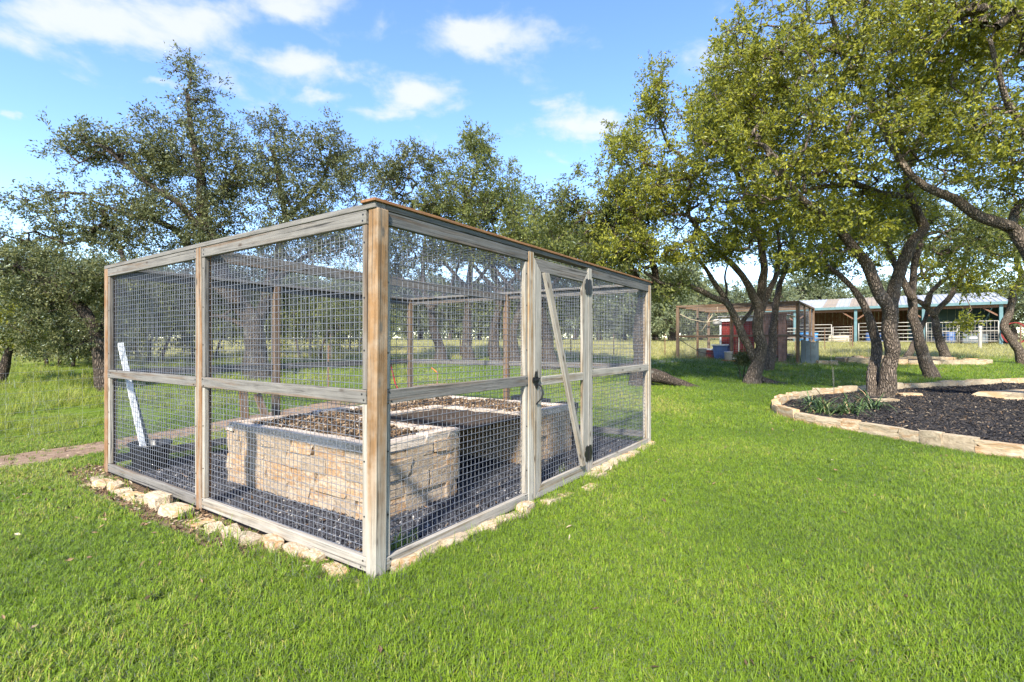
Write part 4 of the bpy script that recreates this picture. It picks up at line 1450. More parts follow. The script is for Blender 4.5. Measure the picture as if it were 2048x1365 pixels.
    build_tree('oak_tree', 'big grey-green spreading oak towering behind the left side of the enclosure', b, [f1, f2, f3, f4, f5, f6, f7],
               [blob(390, 340, 15.4, 2.2, 2.0, 1.6, 400), blob(400, 200, 15.2, .7, .7, 1.2, 60), blob(365, 150, 15.2, .3, .4, .8, 16), blob(250, 320, 15, 1.8, 1.6, .9, 170), blob(160, 290, 15, .9, .9, .45, 50), blob(550, 380, 15.8, 2.1, 1.8, 1.4, 320), blob(545, 240, 15.6, .7, .7, .9, 40), blob(640, 330, 16, 1.4, 1.4, 1.1, 120),
                blob(660, 270, 16, .6, .6, .6, 26), blob(300, 450, 15, 2.3, 2.0, 1.0, 330), blob(160, 430, 14.8, 2.0, 1.6, .7, 120), blob(50, 470, 14.6, 1.3, 1.2, .6, 70), blob(600, 480, 16, 2.3, 2.0, 1.0, 280), blob(450, 480, 15, 1.4, 1.4, .6, 80), blob(500, 570, 17.2, 3.2, 2.0, 1.0, 240), blob(380, 600, 17.5, 2.0, 1.6, .9, 140)],
               31, ll, bd, per=45, size=.085, spread=.32, gap=-.14, gsc=.7, sides=12)
    # -- low dense oak at the left, its boughs nearly on the grass
    d = 13.5
    b = G(175, 757)
    build_tree('oak_tree', 'low dense dark oak with boughs hanging to the grass left of the enclosure', b,
               [rooted(lim([(215, 757), (200, 700), (185, 650), (150, 600), (90, 560), (30, 530)], d, .22, .05, -.4), .2, 1.3), lim([(190, 670), (230, 610), (260, 560), (240, 500)], d, .13, .05, .5)],
               [blob(120, 560, 13.2, 1.8, 1.6, .8, 210), blob(80, 640, 13.3, .9, 1.0, .6, 60), blob(180, 620, 13.6, 1.3, 1.4, .9, 170), blob(150, 690, 13.8, 1.2, 1.2, .4, 70), blob(20, 530, 13, 1.2, 1.1, .5, 60), blob(270, 560, 14, 1.2, 1.2, .7, 80)],
               32, ll, bd, per=50, size=.08, spread=.27, gap=-.12)
    d = 14.6
    b = G(4, 748)
    build_tree('oak_tree', 'small sunlit oak with a curved trunk at the far left edge', b,
               [rooted(lim([(2, 748), (10, 720), (14, 690), (4, 660), (-10, 630)], d, .13, .05, .2), .2, 1.2)],
               [blob(-5, 640, 14.6, 1.0, 1.0, .75, 150), blob(40, 660, 14.8, .6, .6, .4, 50)], 33, nl, bd, per=45, size=.09, spread=.3)
    # -- understorey behind the left bay, sunlit
    us = [(300, 700, 21, 2.5, 2.1, 'sunlit yellow-green thicket behind the left bay of the enclosure'), (410, 690, 23, 2.6, 2.3, 'pale thicket further back between the left bay and the big oak'), (620, 690, 24, 2.6, 2.2, 'thicket seen through the mesh left of the back corner post'),
          (120, 716, 20, 2.0, 1.4, 'low thicket under the hanging oak boughs at the left'), (700, 700, 28, 2.4, 1.7, 'low thicket seen through the mesh behind the brown corner post'), (220, 690, 19.5, 1.9, 1.9, 'thicket close behind the far left post of the enclosure'), (530, 690, 26, 2.6, 2.3, 'thicket right behind the trunk of the big oak')]
    for i, (px, py, d, rx, rz, lab) in enumerate(us):
        q = P(px, 688, d); g = h(q.x, q.y)
        x = q.x
        build_tree('thicket', lab, (x, d, g), [[(x + .5 * s, d, g - .2, .07), (x + .6 * s, d, g + .6, .055), (x + .9 * s, d + .2, g + 1.5, .035)] for s in (-1, 0, 1)],
                   [((x, d, g + rz), (rx, 1.5, rz), 250)], 50 + i, ml if i % 2 == 0 else ll, bd, per=40, size=.12, spread=.36, gap=-.2, group='thickets behind the enclosure', category='shrub')



FAR_SPOTS = [  # picture column, distance, scale, label
    (1345, 44, 1.25, 'hazy green tree directly left of the coop'), (1400, 52, 1.2, 'pale tree rising behind the left end of the coop'), (1310, 58, 1.35, 'hazy tree behind the far corner of the wire enclosure'), (1450, 60, 1.3, 'far tree between the limbs of the crooked oak'),
    (1250, 50, 1.1, 'far tree seen through the mesh right of the gate'), (1200, 62, 1.35, 'far tree seen through the mesh near the upper hinge'), (1150, 55, 1.1, 'far tree seen through the wire of the gate'), (1080, 64, 1.3, 'far tree behind the gate post'),
    (1020, 56, 1.1, 'far tree behind the back middle post'), (960, 66, 1.3, 'far tree in the gap between two oak trunks'), (900, 58, 1.1, 'far tree left of the upright oak'), (840, 64, 1.3, 'far tree behind the back corner post'), (770, 56, 1.15, 'far tree right of the brown corner post'),
    (690, 60, 1.3, 'far tree left of the brown corner post'), (620, 52, 1.2, 'far tree seen through the left mesh panel near the brown post'), (540, 58, 1.25, 'far tree right of the big oak trunk'), (450, 50, 1.2, 'far tree left of the big oak trunk'), (370, 56, 1.3, 'far tree behind the left middle post'),
    (290, 44, 1.15, 'far tree in the middle of the left bay'), (190, 42, 1.2, 'far tree behind the far left post'), (100, 46, 1.3, 'far tree under the hanging left boughs'), (20, 42, 1.25, 'far tree at the far left edge'),
    (1530, 62, 1.3, 'far tree behind the coop roof'), (1600, 66, 1.35, 'far tree above the left end of the barn roof'), (1670, 64, 1.3, 'far tree above the tan roof sheets'), (1760, 66, 1.3, 'far tree behind the twin-trunked oak fork'), (1840, 62, 1.3, 'far tree above the middle of the barn'),
    (1930, 60, 1.3, 'far tree above the right end of the barn'), (2030, 56, 1.25, 'far tree right of the barn')]


def far_trees():
    protos = []
    for i in range(3):
        base = (0, 0, 0)
        rgs = random.Random(90 + i)
        k = i - 1
        t = build_tree('far_tree', 'far tree', base, [[(0, 0, -.6, .3), (0, 0, .3, .24), (.2, .1, 1.6, .2), (.1, 0, 3.2, .12)], [(.2, .1, 1.5, .12), (1.0, .3, 2.8, .08), (1.5, .4, 3.8, .05)], [(.1, 0, 1.8, .12), (-.9, -.3, 3.0, .08), (-1.5, -.2, 3.9, .05)]],
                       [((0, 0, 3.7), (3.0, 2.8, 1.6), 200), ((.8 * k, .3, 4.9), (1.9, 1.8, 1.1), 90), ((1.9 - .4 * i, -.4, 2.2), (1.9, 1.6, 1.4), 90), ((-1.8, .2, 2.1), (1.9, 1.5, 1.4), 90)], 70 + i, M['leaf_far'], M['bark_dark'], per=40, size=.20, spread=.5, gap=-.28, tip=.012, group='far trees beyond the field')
        protos.append(t)
    used = [False] * 3
    for i, (px, d, s, lab) in enumerate(FAR_SPOTS):
        src = protos[i % 3]
        x = (px - 1024) / F * d
        m = Matrix.Translation((x, d, h(x, d))) @ Matrix.Rotation(R.uniform(0, 6.28), 4, 'Z') @ Matrix.Diagonal((s * R.uniform(.9, 1.15), s * R.uniform(.9, 1.15), s * R.uniform(.85, 1.15), 1))
        if not used[i % 3]:
            t = src; used[i % 3] = True
            t.matrix_basis = m
        else:
            t = src.copy(); COL.objects.link(t); t.matrix_basis = m
            for ch in src.children:
                c = ch.copy(); COL.objects.link(c); c.parent = t
        t['label'] = lab
        WM[t.name] = m


trees()
far_trees()


def far_woods():
    rg = random.Random(5)
    C = []
    for _ in range(5200):
        a = rg.uniform(-1.25, 1.25)
        d = rg.uniform(74, 92)
        x = d * math.tan(a * .82)
        top = 5.2 + 2.6 * mnoise.noise(Vector((x * .09, 0, 1))) + 1.2 * mnoise.noise(Vector((x * .35, 0, 7)))
        z = rg.random() ** .8 * top
        C.append((x, d, h(x, d) + z))
    C = np.array(C)
    D = unit(np.random.default_rng(4).normal(0, 1, C.shape) + np.array([0, -.3, .5]))
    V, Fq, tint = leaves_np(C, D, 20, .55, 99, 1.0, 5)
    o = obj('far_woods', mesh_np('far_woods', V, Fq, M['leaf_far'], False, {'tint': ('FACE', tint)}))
    tag(o, 'hazy belt of far woods closing the view beyond the field', None, kind='stuff')


far_woods()

# ---------------------------------------------------------------- scattered ground cover (uncountable: one object each)
def src_collection(name, meshes):
    c = bpy.data.collections.new(name)
    for i, me in enumerate(meshes):
        o = bpy.data.objects.new('%s_piece' % name, me)
        c.objects.link(o)
    return c


def scatter(name, pts, col, scl, tint, nvar, seed, tilt=0.15, label=None, zrot_only=False):
    """pts (n,3); pieces of the collection set on the points by geometry nodes"""
    rg = np.random.default_rng(seed)
    n = len(pts)
    me = bpy.data.meshes.new(name)
    me.vertices.add(n); me.vertices.foreach_set('co', np.asarray(pts, np.float32).ravel())
    rot = np.stack([rg.normal(0, tilt, n), rg.normal(0, tilt, n), rg.uniform(0, 6.283, n)], 1).astype(np.float32)
    a = me.attributes.new('rot', 'FLOAT_VECTOR', 'POINT'); a.data.foreach_set('vector', rot.ravel())
    a = me.attributes.new('scl', 'FLOAT', 'POINT'); a.data.foreach_set('value', np.asarray(scl, np.float32))
    a = me.attributes.new('tint', 'FLOAT', 'POINT'); a.data.foreach_set('value', np.asarray(tint, np.float32))
    a = me.attributes.new('pick', 'INT', 'POINT'); a.data.foreach_set('value', rg.integers(0, nvar, n).astype(np.int32))
    o = obj(name, me)
    o['kind'] = 'stuff'
    if label: o['label'] = label
    ng = bpy.data.node_groups.new(name + '_nodes', 'GeometryNodeTree')
    ng.interface.new_socket('Geometry', in_out='INPUT', socket_type='NodeSocketGeometry')
    ng.interface.new_socket('Geometry', in_out='OUTPUT', socket_type='NodeSocketGeometry')
    N = ng.nodes.new; L = ng.links.new
    gi = N('NodeGroupInput'); go = N('NodeGroupOutput')
    ci = N('GeometryNodeCollectionInfo')
    ci.inputs['Collection'].default_value = col
    ci.inputs['Separate Children'].default_value = True
    ci.inputs['Reset Children'].default_value = True
    ip = N('GeometryNodeInstanceOnPoints')
    ip.inputs['Pick Instance'].default_value = True
    def attr(nm, ty):
        q = N('GeometryNodeInputNamedAttribute'); q.data_type = ty; q.inputs[0].default_value = nm
        return q.outputs[0]
    L(gi.outputs[0], ip.inputs['Points'])
    L(ci.outputs[0], ip.inputs['Instance'])
    L(attr('pick', 'INT'), ip.inputs['Instance Index'])
    er = N('FunctionNodeEulerToRotation')
    L(attr('rot', 'FLOAT_VECTOR'), er.inputs[0])
    L(er.outputs[0], ip.inputs['Rotation'])
    L(attr('scl', 'FLOAT'), ip.inputs['Scale'])
    L(ip.outputs[0], go.inputs[0])
    md = o.modifiers.new('scatter', 'NODES')
    md.node_group = ng
    return o


def tuft(seed, blades, rad, hgt, wid, mat, lean=0.5, curl=0.35):
    rg = np.random.default_rng(seed)
    V = []; Fc = []; bt = []
    for b in range(blades):
        r = rad * math.sqrt(rg.random()); a = rg.uniform(0, 6.283)
        bx, by = r * math.cos(a), r * math.sin(a)
        az = rg.uniform(0, 6.283)
        le = abs(rg.normal(0, lean))
        ln = hgt * rg.uniform(.55, 1.2)
        dx, dy = math.cos(az), math.sin(az)
        sx, sy = -dy, dx
        w = wid * rg.uniform(.7, 1.3) / 2
        k0 = len(V)
        cz = 0.0; cx, cy = bx, by
        ang = le
        for i, (s, ww) in enumerate(((0, 1.0), (.45, .85), (.8, .5))):
            if i:
                st = ln * (.45 if i == 1 else .35)
                cx += dx * math.sin(ang) * st; cy += dy * math.sin(ang) * st; cz += math.cos(ang) * st
                ang += curl * rg.uniform(.3, 1.6)
            V += [(cx + sx * w * ww, cy + sy * w * ww, cz), (cx - sx * w * ww, cy - sy * w * ww, cz)]
        st = ln * .22
        V.append((cx + dx * math.sin(ang) * st, cy + dy * math.sin(ang) * st, cz + max(-.005, math.cos(ang) * st)))
        Fc += [(k0, k0 + 1, k0 + 3, k0 + 2), (k0 + 2, k0 + 3, k0 + 5, k0 + 4), (k0 + 4, k0 + 5, k0 + 6)]
        t_ = rg.random()
        bt += [t_] * 3
    me = bpy.data.meshes.new('tuft')
    me.from_pydata(V, [], Fc)
    at = me.attributes.new('bt', 'FLOAT', 'FACE'); at.data.foreach_set('value', np.array(bt, np.float32))
    me.materials.append(mat)
    return me


QUAD2 = [tuple(p[:2]) for p in QUAD]
SOIL_S = smooth_poly(SOIL)
TRACK_S = smooth_poly(TRACK)
PL2_S = smooth_poly(PLANTER2, 1)
FENCE_L = [(-10.6, 1.2), (-8.15, 6.4), (-6.4, 10.2), (-3.4, 16.6)]


def fence_side(x, y):
    """> 0 beyond (left of) the field fence"""
    for i in range(len(FENCE_L) - 1):
        a, b = FENCE_L[i], FENCE_L[i + 1]
        if a[1] <= y <= b[1]:
            xx = a[0] + (b[0] - a[0]) * (y - a[1]) / (b[1] - a[1])
            return xx - x
    return -1 if y < 1.2 else (1 if x < -3.4 else -1)


def sample_ground(n, y0, y1, rg, xm=1.15, extra=1.2):
    """points spread evenly over the visible wedge between two distances"""
    y = np.sqrt(rg.uniform(y0 * y0, y1 * y1, n))
    x = rg.uniform(-1, 1, n) * (y * 1.02 * xm + extra)
    return x, y


def vnoise(x, y, s, z=0.0):
    return np.array([mnoise.noise(Vector((a * s, b * s, z))) for a, b in zip(x, y)])


def lawn():
    rg = np.random.default_rng(3)
    near = src_collection('lawn_tuft', [tuft(500 + i, 18, .036, .056, .0044, M['lawn'], .6, .45) for i in range(8)])
    pts = []; scl = []; tin = []
    def band(n, y0, y1, smin, smax):
        x, y = sample_ground(n, y0, y1, rg)
        nz = vnoise(x, y, .8); n2 = vnoise(x, y, .22, 5.0); n3 = vnoise(x, y, 2.6, 9.0)
        for i in range(n):
            a, b = float(x[i]), float(y[i])
            if in_poly(a, b, QUAD2) or in_poly(a, b, PL_S): continue
            if fence_side(a, b) > 0: continue
            if in_poly(a, b, TRACK_S) and rg.random() > .05: continue
            if in_poly(a, b, SOIL_S) and rg.random() > (.10 if b > 3.6 else .5): continue
            if b > 20 and in_poly(a, b, PL2_S): continue
            if n3[i] < -.38 and a < -1 and rg.random() < .7: continue        # worn patches on the left
            s = smin + (smax - smin) * rg.random()
            s *= 1 + .30 * nz[i]
            # longer against posts and stones
            pts.append((a, b, h(a, b) + .004)); scl.append(s)
            tin.append(min(1, max(0, .48 + .45 * nz[i] + .75 * n2[i] + rg.normal(0, .14) + (.10 if a < -.9 else 0) + (.5 if rg.random() < .035 else 0))))
    band(30000, 1.6, 4.2, .75, 1.15)
    band(46000, 4.2, 8.5, .8, 1.25)
    band(42000, 8.5, 15.0, 1.0, 1.7)
    band(26000, 15.0, 25.0, 1.5, 2.4)
    scatter('lawn_grass', pts, near, scl, tin, 8, 1, .12)
    # long blades round the posts and the stones
    long_c = src_collection('long_tuft', [tuft(540 + i, 9, .02, .15, .006, M['lawn'], .35, .45) for i in range(4)])
    pts = []; scl = []
    def along(a, b, n, off, w):
        a = Vector(a); b = Vector(b); d = (b - a); nn = Vector((-d.y, d.x, 0)).normalized()
        for _ in range(n):
            q = a + d * rg.random() + nn * (off + rg.normal(0, w))
            pts.append((q.x, q.y, h(q.x, q.y))); scl.append(rg.uniform(.45, 1.0))
    along(C0, R0, 170, -.12, .03)
    along(C0 + VD * .05, C0 + VD * 1.6, 90, .26, .05)
    along(C0 + VD * .1, C0 + VD * 4.4, 110, .17, .06)
    for _ in range(26):
        q = C0 + Vector((rg.normal(-.05, .14), rg.normal(-.12, .08), 0)); pts.append(tuple(q)); scl.append(rg.uniform(.5, 1.0))
    for _ in range(16):       # sprouts inside the mesh
        q = C0 + UD * rg.uniform(.2, .5) + VD * rg.uniform(.08, .2); pts.append((q.x, q.y, .03)); scl.append(rg.uniform(.6, 1.2))
    for _ in range(12):
        q = C0 + UD * rg.uniform(2.4, 3.0) + VD * rg.uniform(.1, .3); pts.append((q.x, q.y, .03)); scl.append(rg.uniform(.3, .7))
    scatter('long_grass', pts, long_c, scl, np.clip(rg.normal(.5, .15, len(pts)), 0, 1), 4, 2, .15)
    # broad-leaved weeds among the grass
    weed = src_collection('lawn_weed', [tuft(550 + i, 10, .03, .045, .014, M['lawn'], .95, .5) for i in range(4)])
    x, y = sample_ground(6500, 1.7, 12, rg)
    nz = vnoise(x, y, .9, 12.0)
    pts = [(float(a), float(b), h(float(a), float(b)) + .006) for a, b, c in zip(x, y, nz) if c > .12 and not in_poly(a, b, QUAD2) and not in_poly(a, b, PL_S) and not in_poly(a, b, TRACK_S) and fence_side(a, b) <= 0]
    scatter('lawn_weeds', pts, weed, rg.uniform(.6, 1.2, len(pts)), np.clip(rg.normal(.25, .18, len(pts)), 0, 1), 4, 8, .15)
    # wild grass beyond the field fence on the left
    wild = src_collection('wild_tuft', [tuft(560 + i, 26, .10, .34, .008, M['wild'], .42, .5) for i in range(6)])
    n = 11000
    y = rg.uniform(4, 26, n); x = -rg.uniform(0, 1, n) * (y * 1.02 * 1.3 + 2) 
    keep = np.array([fence_side(float(a), float(b)) > .05 for a, b in zip(x, y)])
    x, y = x[keep], y[keep]
    nz = vnoise(x, y, .55, 2.0)
    k2 = (nz > -.35)
    x, y, nz = x[k2], y[k2], nz[k2]
    scatter('wild_grass', np.stack([x, y, harr(x, y)], 1), wild, rg.uniform(.35, .85, len(x)) * (1 + .8 * np.clip(nz, -.4, 1)), np.clip(.5 + .5 * nz + rg.normal(0, .16, len(x)), 0, 1), 6, 3, .1)
    # dry meadow beyond the lawn
    dry = src_collection('meadow_tuft', [tuft(580 + i, 22, .16, .26, .012, M['field'], .4, .5) for i in range(6)])
    n = 30000
    yy = np.sqrt(rg.uniform(23 ** 2, 62 ** 2, n)); xx = rg.uniform(-1, 1, n) * yy * 1.1
    keep = np.array([not in_poly(float(a), float(b), PL2_S) for a, b in zip(xx, yy)])
    xx, yy = xx[keep], yy[keep]
    nz = vnoise(xx, yy, .25, 4.0)
    scatter('meadow_grass', np.stack([xx, yy, harr(xx, yy)], 1), dry, rg.uniform(.6, 1.3, len(xx)), np.clip(.5 + .5 * nz + rg.normal(0, .15, len(xx)), 0, 1), 6, 4, .1)


lawn()


def chip_mesh(seed, sx, sy, sz, mat, sub=0):
    rg = random.Random(seed)
    bm = bmesh.new()
    bmesh.ops.create_icosphere(bm, subdivisions=1, radius=1.0)
    for v in bm.verts:
        k = rg.uniform(.65, 1.25)
        v.co = Vector((v.co.x * sx * k, v.co.y * sy * k, v.co.z * sz * k))
    me = bpy.data.meshes.new('chip'); bm.to_mesh(me); bm.free(); me.materials.append(mat)
    return me


def tint_mat(name, stops, rough=.85, spec=.3):
    m, nt, bs, N, L = new_mat(name)
    ai = N('ShaderNodeAttribute'); ai.attribute_type = 'INSTANCER'; ai.attribute_name = 'tint'
    L(ramp(N, L, ai.outputs['Fac'], stops), bs.inputs['Base Color'])
    bs.inputs['Roughness'].default_value = rough; bs.inputs['Specular IOR Level'].default_value = spec
    return m


M['chips'] = tint_mat('black_gravel_chip', [(0.0, (.010, .010, .013)), (.6, (.026, .027, .033)), (.9, (.06, .06, .068)), (.975, (.11, .10, .09)), (1.0, (.42, .40, .36))], .6, .5)
M['mulch'] = tint_mat('dark_mulch_chip', [(0.0, (.008, .008, .009)), (.55, (.020, .019, .020)), (.80, (.05, .043, .038)), (.93, (.13, .095, .06)), (1.0, (.38, .31, .21))], .85, .25)
M['litter'] = tint_mat('dead_leaf', [(0.0, (.06, .04, .025)), (.5, (.15, .095, .055)), (.8, (.27, .18, .10)), (1.0, (.42, .35, .26))], .85, .2)


def leaf_curl(seed, ln, wd, mat):
    rg = random.Random(seed)
    c = rg.uniform(.15, .5)
    V = [(-ln / 2, 0, 0), (-.1 * ln, wd / 2, c * wd), (.15 * ln, 0, -.1 * wd), (-.1 * ln, -wd / 2, c * wd * rg.uniform(.3, 1)), (ln / 2, rg.uniform(-.2, .2) * wd, c * wd)]
    me = bpy.data.meshes.new('dead_leaf'); me.from_pydata(V, [], [(0, 2, 1), (0, 3, 2), (1, 2, 4), (2, 3, 4)]); me.materials.append(mat)
    return me


def gravel():
    rg = np.random.default_rng(9)
    ch = src_collection('gravel_chip', [chip_mesh(700 + i, .014, .011, .008, M['chips']) for i in range(8)])
    bed = [tuple(uv(a, b)[:2]) for a, b in BED_OUT]
    bed_in = inset(bed, -.02)
    pts = []
    while len(pts) < 42000:
        u, v = rg.uniform(.03, 5.1), rg.uniform(.03, 4.6)
        # dense where the camera can see it
        if (u > 3.2 or v > 3.2) and rg.random() > .45: continue
        q = uv(u, v)
        if not in_poly(q.x, q.y, QUAD2) or in_poly(q.x, q.y, bed): continue
        pts.append((q.x, q.y, h(q.x, q.y) + .034 + .012 * mnoise.noise(Vector((q.x * 1.7, q.y * 1.7, 3.0))) + rg.uniform(0, .006)))
    scatter('gravel', pts, ch, rg.uniform(.7, 1.5, len(pts)), rg.random(len(pts)), 8, 5, 1.0)
    mu = src_collection('mulch_chip', [chip_mesh(720 + i, .020 + .003 * i, .012, .007, M['mulch']) for i in range(8)])
    pl_in = inset(PL_S, .12)
    pts = []
    while len(pts) < 52000:
        y = rg.uniform(4.0, 14.5); x = rg.uniform(5.2, 15)
        if x > y * 1.3 + 1 or not in_poly(x, y, pl_in): continue
        pts.append((x, y, h(x, y) + .068 + .035 * mnoise.noise(Vector((x * 1.7, y * 1.7, 3.0))) + rg.uniform(0, .012)))
    scatter('mulch', pts, mu, rg.uniform(.6, 1.5, len(pts)), rg.random(len(pts)) * .9 + .1 * (rg.random(len(pts)) > .85), 8, 6, .35)
    # dead leaves: on the compost, on the bare soil and here and there on the grass
    lf = src_collection('dead_leaf', [leaf_curl(740 + i, .055, .022, M['litter']) for i in range(6)])
    pts = []
    pin = inset([tuple(p) for p in BED_OUT], .0)
    while len(pts) < 5200:
        u, v = rg.uniform(.7, 4.0), rg.uniform(.8, 2.95)
        if not in_poly(u, v, BED_OUT): continue
        q = uv(u, v); pts.append((q.x, q.y, .645 + .03 * mnoise.noise(Vector((q.x, q.y, .6)) * 4) + rg.uniform(0, .02)))
    n1 = len(pts)
    while len(pts) < n1 + 900:
        x, y = rg.uniform(-5.5, -.9), rg.uniform(2.8, 6.3)
        if not in_poly(x, y, SOIL_S) or in_poly(x, y, QUAD2): continue
        pts.append((x, y, h(x, y) + .02))
    for _ in range(700):
        x, y = rg.uniform(-6.5, -1.0), rg.uniform(2.6, 7.5)
        if in_poly(x, y, QUAD2): continue
        if rg.random() > .25 + .75 * (y > 4): continue
        pts.append((x, y, h(x, y) + .035))
    for _ in range(420):
        y = math.sqrt(rg.uniform(2.2 ** 2, 15 ** 2)); x = rg.uniform(-1, 1) * y * 1.1
        if in_poly(x, y, QUAD2) or in_poly(x, y, PL_S): continue
        pts.append((x, y, h(x, y) + .045))
    for _ in range(450):
        u, v = rg.uniform(.1, 5), rg.uniform(.1, 4.5); q = uv(u, v)
        if in_poly(u, v, BED_OUT): continue
        pts.append((q.x, q.y, h(q.x, q.y) + .055))
    for _ in range(500):
        x, y = rg.uniform(5.5, 12), rg.uniform(6, 13.5)
        if in_poly(x, y, pl_in): pts.append((x, y, h(x, y) + .10))
    scatter('leaf_litter', pts, lf, rg.uniform(.6, 1.3, len(pts)), rg.random(len(pts)), 6, 7, .5)


gravel()


# ---------------------------------------------------------------- plants in the mulch bed
def strap_plant(name, base, label, seed, n=60, ln=.55, group=None):
    rg = random.Random(seed)
    t = thing(name, base, label, 'plant', group)
    V = []; Fc = []; bt = []
    for _ in range(n):
        az = rg.uniform(0, 6.283); l_ = ln * rg.uniform(.6, 1.25); ang = rg.uniform(.15, 1.0)
        c = Vector(base) + Vector((rg.gauss(0, .07), rg.gauss(0, .07), 0))
        d = Vector((math.cos(az), math.sin(az), 0)); s = Vector((-d.y, d.x, 0)); w = rg.uniform(.008, .014)
        k0 = len(V); m_ = 6; cu = rg.uniform(.2, .46)
        for i in range(m_ + 1):
            ww = w * (1 - (i / m_) ** 2.2) + .0008
            V += [tuple(c + s * ww), tuple(c - s * ww)]
            c = c + (d * math.sin(ang) + UP * math.cos(ang)) * (l_ / m_)
            ang = min(2.5, ang + cu)
            gz = h(c.x, c.y) + .07
            if c.z < gz: c.z = gz
        for i in range(m_):
            Fc.append((k0 + 2 * i, k0 + 2 * i + 1, k0 + 2 * i + 3, k0 + 2 * i + 2))
        bt += [rg.random() ** 1.6 * (1.0 if rg.random() > .1 else 2.2)] * m_
    me = mesh_np('leaves', V, Fc, M['strap'], False, {'bt': ('FACE', bt)})
    obj('leaves', me, t)
    return t


def strap_mat():
    m, nt, bs, N, L = new_mat('strap_leaf_plain')
    a = N('ShaderNodeAttribute'); a.attribute_name = 'bt'
    L(ramp(N, L, a.outputs['Fac'], [(0, (.025, .055, .015)), (.5, (.06, .105, .028)), (.9, (.11, .15, .05)), (1.0, (.26, .18, .09))]), bs.inputs['Base Color'])
    bs.inputs['Roughness'].default_value = .5
    return m


M['strap'] = strap_mat()
for i, (px, py, n, ln, lab) in enumerate(((1648, 833, 75, .72, 'clump of strappy dark green leaves at the left tip of the mulch bed'), (1695, 835, 70, .62, 'middle clump of strappy leaves among three beside the twin-trunked oak'),
                                            (1740, 826, 60, .66, 'clump of strappy leaves nearest the twin-trunked oak trunk'), (1625, 818, 45, .5, 'small strappy plant furthest left inside the stone wall'))):
    q = G(px, py); q.z += .05
    strap_plant('strap_leaf_plant', q, lab, 60 + i, n, ln, 'strap-leaved plants in the mulch bed')
q = G(1920, 727); q.z += .1
strap_plant('strap_leaf_plant', q, 'pale strappy plant in the far stone ring before the barn', 70, 40, .6)
for i, (pts, lab) in enumerate((([(1668, 820), (1666, 760), (1662, 705), (1660, 690)], 'tall thin bare flower stalk beside the left strappy clump'), ([(1673, 820), (1668, 770), (1667, 735)], 'shorter bare flower stalk beside the left strappy clump'), ([(1728, 822), (1736, 770), (1738, 715), (1735, 680)], 'thin bare flower stalk left of the twin-trunked oak trunk'))):
    dd = G(*pts[0]).y
    t = tube('flower_stalk', [P(x, y, dd) for x, y in pts], [.0045, .004, .003, .002][:len(pts)], M['rail_dark'], None, 5)
    tag(t, lab, 'stalk', 'bare flower stalks')


def shrub(base, label, seed, rx, rz, n, mat, size, group=None):
    x, y, z = base
    return build_tree('shrub', label, base, [[(x, y, z - .1, .03), (x, y, z + .2, .02), (x + .05, y, z + rz, .012)], [(x - .1, y, z - .1, .02), (x - .15, y, z + .3, .015), (x - .2, y, z + rz, .01)]], [((x, y, z + rz * 1.05), (rx, rx, rz), n)], seed, mat, M['bark_dark'], per=30, size=size, spread=.13, gap=-.4, group=group, category='shrub', tip=.004)


q = G(1488, 757)
shrub((q.x, q.y, q.z), 'small dark shrub at the foot of the crooked oak', 81, .28, .42, 70, M['leaf_left'], .07)

# ---------------------------------------------------------------- things in and by the enclosure
def tub():
    g = uv(.34, 4.36); z = .03
    t = thing('tub', (g.x, g.y, z), 'black oval plastic tub on the gravel by the far left post', 'tub')
    mb = MB()
    mb.lathe([(.0, .004), (.20, .004), (.25, .29), (.275, .30), (.275, .315), (.255, .318), (.24, .30), (.19, .02), (0, .02)], 28, (0, 0, 0), 1.0, .78)
    mb.build('body', M['black_plastic'], t, basis((g.x, g.y, z), VD, -UD, UP) if False else Matrix.Translation((g.x, g.y, z)) @ Matrix.Rotation(math.atan2(VD.y, VD.x), 4, 'Z'), True)
    for s in (-1, 1):
        e = MB(); c = Vector((g.x, g.y, z + .27)) + VD * s * .26
        e.tube([c - UD * .07, c - UD * .06 + VD * s * .04, c + UD * .06 + VD * s * .04, c + UD * .07], .011, 6)
        e.build('handle', M['black_plastic'], t)
    return g


tg = tub()
a = uv(.32, 4.38); b = uv(.12, 4.585)
pl = board('leaning_plank', (a.x, a.y, .06), (b.x, b.y, 1.52), .062, .022, UD, M['white_paint'], None)
tag(pl, 'long white painted plank leaning in the tub against the far left post', 'plank')
a = uv(.40, 4.42); b = uv(.2, 4.58)
pl = tube('garden_stake', [(a.x, a.y, .06), ((a.x + b.x) / 2, (a.y + b.y) / 2, .62), (b.x, b.y, 1.15)], .016, M['greymetal'], None, 8)
tag(pl, 'dark slim garden stake standing behind the white plank in the tub', 'stake')
for (u0, v0, u1, v1, zt_, lab) in ((1.35, 4.1, 1.5, 4.5, .95, 'grey weathered board leaning inside the left bay behind the tub'), (1.75, 4.05, 1.7, 4.5, .8, 'shorter grey board leaning behind the raised bed corner')):
    a = uv(u0, v0); b = uv(u1, v1)
    tag(board('leaning_board', (a.x, a.y, .04), (b.x, b.y, zt_), .11, .025, UD, M['coop_wood'], None), lab, 'board', 'old boards leaning in the enclosure')


def pot(name, g, z, r, hh, lab, group=None, mat='black_plastic'):
    t = thing(name, (g[0], g[1], z), lab, 'pot', group)
    mb = MB()
    mb.lathe([(0, .003), (r * .78, .003), (r, hh * .86), (r * 1.08, hh * .88), (r * 1.08, hh), (r * .98, hh), (r * .94, hh * .85), (0, hh * .82)], 18)
    mb.build('body', M[mat], t, Matrix.Translation((g[0], g[1], z)), True)
    s = MB(); s.lathe([(0, hh * .835), (r * .93, hh * .835)], 18); s.build('soil', M['compost'], t, Matrix.Translation((g[0], g[1], z + .003)))


